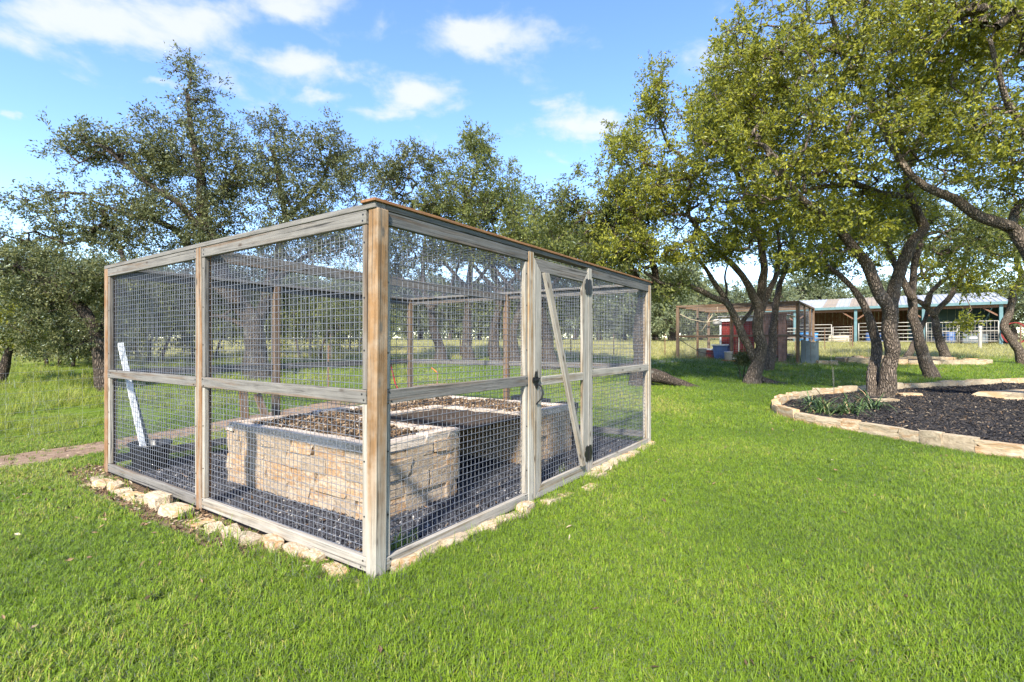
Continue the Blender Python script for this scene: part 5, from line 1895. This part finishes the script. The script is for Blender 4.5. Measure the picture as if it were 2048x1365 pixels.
q = uv(4.35, 1.5); pot('plant_pot', q, .05, .22, .62, 'tall black plant pot on the gravel behind the raised bed', 'black pots by the back of the bed')
q = uv(4.5, 1.05); pot('plant_pot', q, .05, .17, .58, 'smaller black plant pot seen through the wire of the gate', 'black pots by the back of the bed')
q = uv(4.75, 1.9); pot('plant_pot', q, .06, .24, .6, 'broad black plant pot against the back right side', 'black pots by the back of the bed')
# hose and cord on the back corner post
a = uv(4.9, 4.3)
ho = tube('hose', [(a.x - .75, a.y + .0, 1.35), (a.x - .68, a.y, 1.1), (a.x - .6, a.y, .75), (a.x - .48, a.y + .02, .5), (a.x - .42, a.y, .12)], .014, M['red_hose'], None, 8)
tag(ho, 'dark red hose hanging inside the mesh left of the back corner post', 'hose')
ho = tube('cord', [(a.x + .10, a.y, 1.05), (a.x + .22, a.y, .95), (a.x + .20, a.y, .55), (a.x + .12, a.y, .45), (a.x + .0, a.y, .40)], .010, M['orange'], None, 6)
tag(ho, 'short orange cord tied to the back corner post', 'cord')
# small white tag and stones on the gravel
q = G(703, 1026)
tagd = MB(); tagd.lathe([(0.006, 0), (.018, .0), (.018, .004), (.006, .004), (.006, 0)], 12)
tg2 = tagd.build('plant_tag', M['white_paint'], None, Matrix.Translation((q.x, q.y, q.z + .055)) @ Matrix.Rotation(1.2, 4, 'X'))
tag(tg2, 'tiny white ring tag on dark gravel at the foot of the bed', 'tag')
# log and crate lying beyond the back right side
q = P(1238, 735, 17.0)
lg = tube('log', [(q.x - .35, q.y, h(q.x, q.y) + .16), (q.x, q.y, h(q.x, q.y) + .17), (q.x + .4, q.y + .1, h(q.x, q.y) + .16)], [.15, .16, .15], M['bark_dark'], None, 12)
tag(lg, 'short dark log lying on grass beyond the back right side of the enclosure', 'log')


# ---------------------------------------------------------------- wire fences
def wire_fence(name, line, zs, label, post_gap, post_h, post_mat, stays=None, r=.0022, post_r=.02):
    t = thing(name, (line[0][0], line[0][1], h(*line[0])), label, 'fence')
    pts = []
    for i in range(len(line) - 1):
        a = Vector(line[i]); b = Vector(line[i + 1]); n = max(1, round((b - a).length / post_gap))
        for k in range(n): pts.append(a + (b - a) * (k / n))
    pts.append(Vector(line[-1]))
    for p in pts:
        z = h(p.x, p.y)
        mb = MB()
        # steel T section with a few studs
        mb.box((p.x, p.y, z + post_h / 2 - .15), (post_r * 2, post_r * .3, post_h + .3))
        mb.box((p.x, p.y + post_r * .65, z + post_h / 2 - .15), (post_r * .3, post_r, post_h + .3))
        mb.build('post', post_mat, t)
    for zz in zs:
        w = []
        for i, p in enumerate(pts):
            w.append((p.x, p.y - .012, h(p.x, p.y) + zz))
            if i < len(pts) - 1:
                q = (p + pts[i + 1]) / 2
                w.append((q.x, q.y - .012, h(q.x, q.y) + zz - .01))
        tube('wire', w, r, M['wire_old'], t, 4)
    if stays:
        mb = MB()
        for i in range(len(pts) - 1):
            a, b = pts[i], pts[i + 1]
            n = int((b - a).length / stays)
            for k in range(1, n):
                q = a + (b - a) * (k / n); z = h(q.x, q.y)
                mb.tube([(q.x, q.y - .014, z + zs[0]), (q.x, q.y - .014, z + zs[-1])], r * .8, 4)
        o = mb.build('stays', M['wire_old'], t)
    return t


wire_fence('wire_fence', FENCE_L, (.08, .2, .32, .44, .58, .74, .90, 1.05), 'woven wire field fence beside the dirt track at the left', 4.0, 1.2, M['rust'], .3, .0016)
wire_fence('wire_fence', [(-14, 23.5), (-6, 24.2), (1.0, 24.6), (2.9, 24.8), (5.0, 24.7), (7.55, 24.8)], (.2, .45, .7, .95), 'thin wire fence across the field behind the row of oaks', 3.2, 1.15, M['rust'], None, .0022, .022)
wire_fence('wire_fence', [(15.5, 27.5), (21.4, 31.8)], (.3, .6, .9, 1.2), 'wire fence running from the coop towards the barn', 3.6, 1.3, M['rust'], None, .0022, .022)
# round pale wooden post before the barn gate
def wood_post(px, d, hh, r, lab, mat='gate_pipe'):
    x = (px - 1024) / F * d; z = h(x, d)
    mb = MB(); mb.lathe([(r, -.3), (r, hh * .5), (r * .95, hh - .02), (r * .7, hh), (0, hh)], 12)
    o = mb.build('wooden_post', M[mat], None, Matrix.Translation((x, d, z)), True)
    tag(o, lab, 'post', 'posts before the barn')
wood_post(1960, 30.5, 1.45, .09, 'pale round wooden post in front of the barn wire gates')
wood_post(1705, 31.0, 1.45, .035, 'slim dark post with a pale cap left of the twin-trunked oak', 'rust')
wood_post(2041, 30.0, 1.5, .045, 'slim post right of the barn at the right edge', 'rust')

# ---------------------------------------------------------------- chicken coop in the middle distance
def coop():
    CL = Vector((7.73, 23.7)); CR = Vector((11.9, 20.8)); RR = Vector((15.0, 24.9)); LR_ = CL + (RR - CR)
    zb = .66; H = 2.55
    t = thing('chicken_coop', (CL.x, CL.y, zb), 'brown timber and wire chicken coop beyond the crooked oak', 'coop')
    mat = M['coop_wood']
    fx = (CR - CL); FL = fx.length; fx.normalize(); sx = (RR - CR); SL = sx.length; sx.normalize()
    fx3 = Vector((fx.x, fx.y, 0)); sx3 = Vector((sx.x, sx.y, 0))
    def w(a, b, z): return Vector((CL.x + fx.x * a + sx.x * b, CL.y + fx.y * a + sx.y * b, zb + z))
    def pst(a, b, s=.13):
        board('post', w(a, b, -.35), w(a, b, H), s, s, fx3, mat, t, .006)
    for (a, b) in ((.065, .065), (FL - .065, .065), (.065, SL - .065), (FL - .065, SL - .065), (FL * .48, .065), (.75, .8), (FL - .065, SL * .4), (FL - .065, SL * .75)): pst(a, b, .13 if b < .1 or b > SL - .1 else .09)
    for (p, q_) in (((.0, .065), (FL, .065)), ((.0, SL - .065), (FL, SL - .065))):
        board('top_rail', w(p[0], p[1], H + .045), w(q_[0], q_[1], H + .045), .09, .14, UP, mat, t)
    for aa in (.065, FL - .065):
        board('top_rail', w(aa, .14, H + .04), w(aa, SL - .14, H + .04), .08, .12, UP, mat, t)
    for (a0, a1) in ((.13, FL * .48 - .065), (FL * .48 + .065, FL - .13)):
        board('mid_rail', w(a0, .05, 1.2), w(a1, .05, 1.2), .09, .04, UP, mat, t)
        board('sill', w(a0, .05, .0), w(a1, .05, .0), .12, .04, UP, mat, t)
        board('mid_rail', w(a0, SL - .05, 1.2), w(a1, SL - .05, 1.2), .09, .04, UP, mat, t)
    board('mid_rail', w(FL - .05, .14, 1.2), w(FL - .05, SL - .14, 1.2), .09, .04, UP, mat, t)
    board('mid_rail', w(.05, .14, 1.2), w(.05, SL - .14, 1.2), .09, .04, UP, mat, t)
    for k in range(1, 5):
        bb = SL * k / 5
        board('roof_joist', w(.14, bb, H + .03), w(FL - .14, bb, H + .03), .09, .04, UP, mat, t)
    # wire on the four sides
    def panel(p, q_, off):
        mb = MB()
        ln = (q_ - p).length; d = (q_ - p) / ln; r = .0022
        k = 0; u = .02
        while u < ln:
            c = p + d * u
            mb.tube([(c.x, c.y, zb + .02), (c.x, c.y, zb + H)], r, 3); u += .10
        z = .05
        while z < H:
            mb.tube([(p.x, p.y, zb + z), (q_.x, q_.y, zb + z)], r, 3); z += .10
        mb.build('wire_mesh', M['wire'], t)
    panel(w(.1, .08, 0), w(FL - .1, .08, 0), 0); panel(w(FL - .08, .1, 0), w(FL - .08, SL - .1, 0), 0)
    panel(w(.08, .1, 0), w(.08, SL - .1, 0), 0); panel(w(.1, SL - .08, 0), w(FL - .1, SL - .08, 0), 0)
    # red board hen house inside, with a white fascia and a sheet roof
    hh = thing('hen_house', tuple(w(2.7, 2.2, 0)), 'red board hen house with white fascia inside the coop', 'shed')
    def hb(name, a0, a1, b, z0, z1, m_, n=None):
        n = n or max(1, int((a1 - a0) / .16))
        for i in range(n):
            aa = a0 + (a1 - a0) * (i + .5) / n
            board(name, w(aa, b, z0), w(aa, b, z1), (a1 - a0) / n - .006, .02, fx3, m_, hh, .003)
    hb('board', 1.55, 3.0, 1.95, .35, 1.92, M['red_board'])
    hb('board', 3.0, 4.3, 2.3, .1, 1.95, M['barn_wood'])
    for i in range(9):
        bb = 1.97 + .2 * i
        board('board', w(1.54, bb + .09, .35), w(1.54, bb + .09, 1.92), .19, .02, sx3, M['red_board'], hh, .003)
    board('fascia', w(1.4, 1.88, 2.0), w(3.1, 1.88, 2.0), .16, .025, UP, M['white_paint'], hh, .003)
    board('fascia', w(3.1, 2.2, 2.05), w(4.4, 2.2, 2.05), .16, .025, UP, M['white_paint'], hh, .003)
    board('corner_trim', w(1.5, 1.90, .3), w(1.5, 1.90, 1.92), .08, .025, fx3, M['white_paint'], hh, .003)
    board('roof', w(1.35, 3.0, 2.16), w(4.45, 3.0, 2.16), 2.5, .03, sx3, M['roof'], hh, .004)
    board('floor', w(1.5, 2.95, .33), w(4.35, 2.95, .33), 2.0, .05, sx3, M['coop_wood'], hh, .004)
    wn = MB(); 
    board('window', w(3.4, 2.26, 1.45), w(3.75, 2.26, 1.45), .5, .02, UP, M['white_paint'], hh, .003)
    # faded red doors on the right half, in the front plane
    dd = thing('coop_door', tuple(w(4.15, .5, 0)), 'faded red board door panels in the right half of the coop', 'door')
    for i, aa in enumerate((3.62, 3.78, 3.94, 4.28, 4.44)):
        board('board', w(aa, .55, .05), w(aa, .55, 2.05), .15, .022, fx3, M['pink_board'], dd, .003)
    board('frame_rail', w(3.5, .53, 2.1), w(4.55, .53, 2.1), .09, .03, UP, M['pink_board'], dd, .003)
    # nest box on the right side with a sloping metal lid
    nb = thing('nest_box', tuple(w(FL + .28, .9, 0)), 'grey-green nest box with a sloping metal lid on the right side of the coop', 'box')
    for i in range(5):
        board('board', w(FL + .55, .35 + .2 * i, -.02), w(FL + .55, .35 + .2 * i, .98), .19, .02, sx3, M['greymetal'], nb, .003)
    for i in range(3):
        board('board', w(FL + .1 + .18 * i, .26, -.02), w(FL + .1 + .18 * i, .26, 1.02 - .05 * i), .17, .02, fx3, M['greymetal'], nb, .003)
    V = [w(FL + .0, .2, 1.18), w(FL + .0, 1.35, 1.18), w(FL + .66, 1.35, .99), w(FL + .66, .2, .99)]
    V = V + [v + Vector((0, 0, .02)) for v in V]
    obj('lid', mesh_np('lid', V, [(3, 2, 1, 0), (4, 5, 6, 7), (0, 1, 5, 4), (1, 2, 6, 5), (2, 3, 7, 6), (3, 0, 4, 7)], M['roof']), nb)
    # buckets, bin, feeders
    def bucket(a, b, r, hgt, lab, m_='bucket', z=0.02, lid=True, grp='white buckets in the coop'):
        q = w(a, b, z)
        q.z = max(q.z, h(q.x, q.y) + .01)
        o = thing('bucket', tuple(q), lab, 'bucket', grp)
        mb = MB(); mb.lathe([(0, 0), (r * .86, 0), (r, hgt * .93), (r * 1.07, hgt * .93), (r * 1.07, hgt), (r * .95, hgt), (r * .9, hgt * .94), (0, hgt * .92)], 18)
        mb.build('body', M[m_], o, Matrix.Translation(q), True)
        e = MB(); e.tube([tuple(q + Vector((r * 1.05, 0, hgt * .9))), tuple(q + Vector((r * 1.1, -.03, hgt * .6))), tuple(q + Vector((0, -r * 1.08, hgt * .45))), tuple(q + Vector((-r * 1.1, -.03, hgt * .6))), tuple(q + Vector((-r * 1.05, 0, hgt * .9)))], .005, 5)
        e.build('handle', M['wire_old'], o)
        return o, q
    o, q = bucket(2.35, -.12, .17, .42, 'white bucket feeder on an orange tray outside the coop front')
    f = MB(); f.lathe([(0, 0), (.30, 0), (.31, .05), (.28, .05), (.27, .015), (0, .015)], 20); f.build('tray', M['orange'], o, Matrix.Translation(q + Vector((0, 0, -.005))), True)
    o, q = bucket(3.78, .33, .17, .40, 'white bucket on an orange tray in the right half of the coop', z=.22)
    f = MB(); f.lathe([(0, 0), (.30, 0), (.31, .05), (.28, .05), (.27, .015), (0, .015)], 20); f.build('tray', M['orange'], o, Matrix.Translation(q + Vector((0, 0, -.02))), True)
    board('stand', w(3.45, .33, .1), w(4.15, .33, .1), .3, .2, sx3, M['coop_wood'], o, .004)
    bucket(.95, .9, .2, .48, 'pale bucket with a dark label left of the blue bin')
    bn = thing('blue_bin', tuple(w(1.85, .75, .02)), 'blue plastic bin with a pale rim inside the coop', 'bin')
    mb = MB(); V = []
    for (s, z) in ((.26, 0), (.33, .72), (.36, .72), (.36, .78), (.32, .78), (.30, .72)):
        for (ca, cb) in ((-1, -.8), (1, -.8), (1, .8), (-1, .8)):
            V.append(w(1.85 + ca * s, .75 + cb * s, .02 + z))
    Fq = [(3, 2, 1, 0)] + [(i * 4 + k, i * 4 + (k + 1) % 4, i * 4 + 4 + (k + 1) % 4, i * 4 + 4 + k) for i in range(5) for k in range(4)]
    mb.add(V, Fq); mb.build('body', M['blue'], bn)
    board('rim', w(1.47, .44, .80), w(2.23, .44, .80), .05, .03, UP, M['white_paint'], bn, .004)
    cr = thing('red_cooler', tuple(w(1.3, 1.0, .02)), 'small red box behind the pale bucket in the coop', 'box')
    board('body', w(1.1, 1.05, .3), w(1.5, 1.05, .3), .5, .35, UP, M['red_board'], cr, .02)
    board('lid', w(1.08, 1.05, .58), w(1.52, 1.05, .58), .06, .38, UP, M['white_paint'], cr, .01)
    tr = thing('wooden_trough', tuple(w(.6, .5, .02)), 'low wooden trough in the left corner of the coop', 'trough')
    board('side', w(.3, .4, .12), w(.95, .4, .12), .2, .02, UP, M['coop_wood'], tr, .003)
    board('side', w(.3, .65, .12), w(.95, .65, .12), .2, .02, UP, M['coop_wood'], tr, .003)
    board('bottom', w(.3, .525, .04), w(.95, .525, .04), .22, .02, fx3.cross(UP), M['coop_wood'], tr, .003)
    # hanging feeder, perch ropes, pipe
    hf = thing('hanging_waterer', tuple(w(1.72, .5, 1.55)), 'small white waterer hanging before the red hen house', 'waterer')
    mb = MB(); mb.lathe([(0, 0), (.16, .0), (.19, .05), (.19, .2), (.14, .25), (0, .27)], 16); mb.build('body', M['bucket'], hf, Matrix.Translation(w(1.72, .5, 1.72)), True)
    tube('cord', [tuple(w(1.72, .5, 1.98)), tuple(w(1.72, .5, H))], .008, M['rope'], hf, 5)
    rp = tube('rope', [tuple(w(.15, .12, 2.25)), tuple(w(.6, .2, 2.0)), tuple(w(1.2, .3, 1.85)), tuple(w(1.8, .3, 1.92)), tuple(w(2.4, .2, 2.15))], .014, M['rope'], None, 6)
    tag(rp, 'pale rope sagging across the left half of the coop', 'rope')
    rp = tube('perch_rope', [tuple(w(.15, .3, 1.0)), tuple(w(.5, .4, .75)), tuple(w(.95, .5, .45)), tuple(w(1.5, .6, .36)), tuple(w(2.3, .5, .75))], .016, M['black_plastic'], None, 6)
    tag(rp, 'dark hose looping low across the left half of the coop', 'hose')
    rp = tube('perch_pole', [tuple(w(1.0, .4, 1.35)), tuple(w(1.6, .4, 2.3))], .02, M['rope'], None, 6)
    tag(rp, 'slanting pale pole hung in the left half of the coop', 'pole')
    rp = tube('feed_pipe', [tuple(w(2.72, .18, 2.1)), tuple(w(2.72, .15, 1.2)), tuple(w(2.72, .1, .42)), tuple(w(2.66, -.02, .22)), tuple(w(2.52, -.1, .2))], .028, M['pvc'], None, 8)
    tag(rp, 'cream pipe with a hooked foot at the coop middle post', 'pipe')
    # loose block and bag by the nest box
    for k, (a, b, lab) in enumerate(((FL + .75, .35, 'pale stone lying by the nest box'), (FL + 1.15, .55, 'second pale stone right of the nest box'))):
        q = w(a, b, 0); st = stone_obj(WALL_ROCKS[k], None, (q.x, q.y, h(q.x, q.y) - .02), (1, 0, 0), (.42, .3, .2), k, name='stone_block')
        tag(st, lab, 'rock', 'stones by the nest box')


coop()


# ---------------------------------------------------------------- open barn
def barn():
    RX = Vector((34.2, 34.6)); LX = Vector((24.7, 41.5))
    d = (LX - RX).normalized()
    LN = 15.5
    n = Vector((-d.y, d.x));
    if n.y < 0: n = -n
    zb = 1.5
    d3 = Vector((d.x, d.y, 0)); n3 = Vector((n.x, n.y, 0))
    def w(a, b, z): return Vector((RX.x + d.x * a + n.x * b, RX.y + d.y * a + n.y * b, zb + z))
    t = thing('barn', tuple(w(6, 3, 0)), 'open-fronted teal barn with a pale ribbed metal roof and animal pens', 'barn')
    EV = 2.95; RG = 4.0; DP = 5.2
    # roof sheets with raised ribs, each its own part
    npan = 17
    pw = LN / npan
    for i in range(npan):
        a0, a1 = i * pw, (i + 1) * pw - .01
        V = []; Fq = []
        prof = []
        for k in range(3):
            s = a0 + (a1 - a0) * k / 3
            prof += [(s, 0), (s + .03, .045), (s + .07, .045), (s + .10, 0)]
        prof.append((a1, 0))
        for (b, z) in ((-.35, EV - .02), (DP, RG)):
            for (s, dz) in prof: V.append(w(s, b, z + dz))
        m_ = len(prof)
        Fq = [(k, k + 1, m_ + k + 1, m_ + k) for k in range(m_ - 1)]
        lo = len(V)
        V += [v - Vector((0, 0, .03)) for v in V[:lo]]
        Fq += [(lo + m_ + k, lo + m_ + k + 1, lo + k + 1, lo + k) for k in range(m_ - 1)]
        Fq += [(k + 1, k, lo + k, lo + k + 1) for k in range(m_ - 1)]
        obj('roof_sheet', mesh_np('roof_sheet', V, Fq, M['roof_tan'] if i in (8, 9, 11) else M['roof']), t)
    # rear slope
    V = [w(-.02, DP + .01, RG), w(LN, DP + .01, RG), w(LN, DP + 4, EV), w(-.02, DP + 4, EV)]
    V += [v - Vector((0, 0, .04)) for v in V]
    obj('rear_roof', mesh_np('rear_roof', V, [(0, 1, 2, 3), (7, 6, 5, 4), (0, 4, 5, 1), (1, 5, 6, 2), (2, 6, 7, 3), (3, 7, 4, 0)], M['roof']), t)
    board('fascia', w(-.02, -.38, EV - .12), w(LN, -.38, EV - .12), .2, .04, UP, M['teal'], t, .005)
    for k, a in enumerate((.4, 4.55, 8.7, 12.9)):
        board('post', w(a, -.1, -.4), w(a, -.1, EV - .1), .2, .2, d3, M['teal'], t, .01)
    board('beam', w(0, -.1, EV - .32), w(LN, -.1, EV - .32), .2, .1, UP, M['barn_wood'], t)
    # rafters, braces
    for k in range(9):
        a = .4 + k * 1.8
        board('rafter', w(a, .1, EV - .12), w(a, DP, RG - .14), .14, .05, UP, M['barn_wood'], t)
    for a, s in ((4.55, 1), (4.55, -1), (8.7, 1), (8.7, -1), (12.9, 1), (12.9, -1), (.4, 1)):
        board('brace', w(a + .1 * s, -.02, EV - 1.0), w(a + .9 * s, -.02, EV - .42), .1, .05, UP, M['barn_wood'], t)
    # back wall of upright boards, dark teal sheet on the right bays
    for i in range(36):
        a = 5.4 + i * .28
        if a > LN: break
        board('wall_board', w(a, DP + .5, -.3), w(a, DP + .5, 3.0), .265, .03, d3, M['barn_wood'], t, .004)
    for i in range(11):
        board('wall_sheet', w(.25 + i * .48, DP - 1.5, -.3), w(.25 + i * .48, DP - 1.5, 3.1), .47, .03, d3, M['teal_dark'], t, .006)
    for i in range(14):
        board('wall_sheet', w(.02, .2 + i * .36, -.3), w(.02, .2 + i * .36, 2.85 + .07 * i), .35, .03, n3, M['teal_dark'], t, .006)
    board('wall_girt', w(5.4, DP + .44, 1.6), w(LN, DP + .44, 1.6), .12, .05, UP, M['barn_wood'], t)
    # floor of packed earth
    V = [w(-.3, -.5, -.03), w(LN, -.5, -.03), w(LN, DP + 4, -.03), w(-.3, DP + 4, -.03)]
    fl_ = obj('earth_floor', mesh_np('earth_floor', V, [(0, 1, 2, 3)], M['dirt']), t)
    # pipe panels across the front
    def pipe_panel(a0, a1, z1, nr, b, lab, grid=False):
        o = thing('pen_panel', tuple(w((a0 + a1) / 2, b, 0)), lab, 'gate', 'pen panels across the barn front')
        fr = MB(); r = .03
        fr.tube([w(a0, b, .08), w(a0, b, z1)], r * 1.2, 8); fr.tube([w(a1, b, .08), w(a1, b, z1)], r * 1.2, 8)
        fr.build('frame', M['gate_pipe'], o, None, True)
        for k in range(nr):
            z = .2 + (z1 - .2) * k / (nr - 1)
            tube('bar', [w(a0, b, z), w(a1, b, z)], r, M['gate_pipe'], o, 6)
        if grid:
            g = MB(); a = a0 + .2
            while a < a1 - .05:
                g.tube([w(a, b - .02, .15), w(a, b - .02, z1)], .012, 4); a += .2
            for k in range(1, 6): g.tube([w(a0, b - .02, .15 + .2 * k), w(a1, b - .02, .15 + .2 * k)], .012, 4)
            g.build('wire_grid', M['gate_pipe'], o)
    pipe_panel(10.3, 12.6, 1.55, 6, -.25, 'tall cream pipe gate in the barn front left of the twin-trunked oak')
    pipe_panel(12.75, 15.2, 1.3, 5, -.2, 'low cream pipe rail at the left end of the barn front')
    pipe_panel(8.9, 10.2, 1.35, 6, -.25, 'cream pipe gate in the barn front right beside the twin-trunked oak trunk')
    pipe_panel(6.9, 8.5, 1.6, 6, -.25, 'cream pipe gate in the barn front just right of the twin-trunked oak trunk')
    pipe_panel(4.75, 6.8, 1.6, 6, -.3, 'cream pipe gate behind the forked oak in the barn front')
    pipe_panel(2.7, 4.4, 1.55, 3, -.3, 'wire grid gate in the middle right of the barn front', True)
    pipe_panel(.55, 2.6, 1.6, 3, -.3, 'wire grid gate at the right end of the barn front', True)
    # things kept inside
    def heap(a, b, sx, sy, sz, m_, name, lab, cat, seed):
        me = rock_mesh(seed, M[m_], 3, .1, .7, 1.8)
        for p in me.polygons: p.use_smooth = True
        q = w(a, b, -.02)
        o = stone_obj(me, None, tuple(q), d3, (sx, sy, sz), 0, name=name)
        tag(o, lab, cat)
    heap(12.1, .9, 1.5, 1.2, .95, 'blue_tarp', 'tarp_heap', 'heap under a bright blue tarp in the left bay of the barn', 'tarp', 801)
    heap(9.8, 1.2, 1.6, 1.0, .7, 'rope', 'hay_bale', 'pale round hay bale behind the pipe gates of the barn', 'hay bale', 802)
    for k, (a, b, lab) in enumerate(((7.8, 1.5, 'blue barrel behind the pipe gate right of the twin-trunked oak'), (6.9, 1.6, 'second blue barrel behind the pipe gates'), (3.6, 1.4, 'dark blue barrel behind the wire grid gates'), (2.9, 1.6, 'blue barrel nearest the right wire grid gate'))):
        q = w(a, b, -.03)
        o = thing('barrel', tuple(q), lab, 'barrel', 'blue barrels in the barn')
        mb = MB(); mb.lathe([(0, 0), (.27, 0), (.29, .04), (.29, .3), (.3, .32), (.29, .34), (.29, .6), (.3, .62), (.29, .64), (.29, .88), (.27, .92), (0, .92)], 18)
        mb.build('body', M['blue'], o, Matrix.Translation(q), True)
        mb = MB(); mb.lathe([(0, 0), (.04, 0), (.04, .02), (0, .02)], 8); mb.build('bung', M['white_paint'], o, Matrix.Translation(q + Vector((.12, 0, .92))))
    q = w(1.6, 1.2, -.02)
    o = thing('stock_tank', tuple(q), 'grey-blue trough with a pale label behind the right grid gate', 'trough')
    board('body', w(.9, 1.2, .35), w(2.3, 1.2, .35), .7, .7, UP, M['greymetal'], o, .06)
    board('label', w(1.5, .845, .45), w(1.9, .845, .45), .14, .008, UP, M['white_paint'], o, .001)
    # red hay ring leaning at the right end post
    o = thing('hay_ring', tuple(w(-.15, -.5, 0)), 'red pipe hay ring standing against the right end of the barn', 'hay ring')
    for rr, nm in ((.72, 'hoop'), (.72, 'hoop')):
        pass
    for k, bb in enumerate((-.75, -.35)):
        tube('hoop', [w(-.2 + .62 * math.cos(2 * math.pi * j / 20), bb, .72 + .72 * math.sin(2 * math.pi * j / 20)) for j in range(21)], .03, M['red_board'], o, 6)
    for j in range(10):
        an = 2 * math.pi * j / 10
        tube('bar', [w(-.2 + .62 * math.cos(an), -.75, .72 + .72 * math.sin(an)), w(-.2 + .62 * math.cos(an), -.35, .72 + .72 * math.sin(an))], .022, M['red_board'], o, 5)


barn()
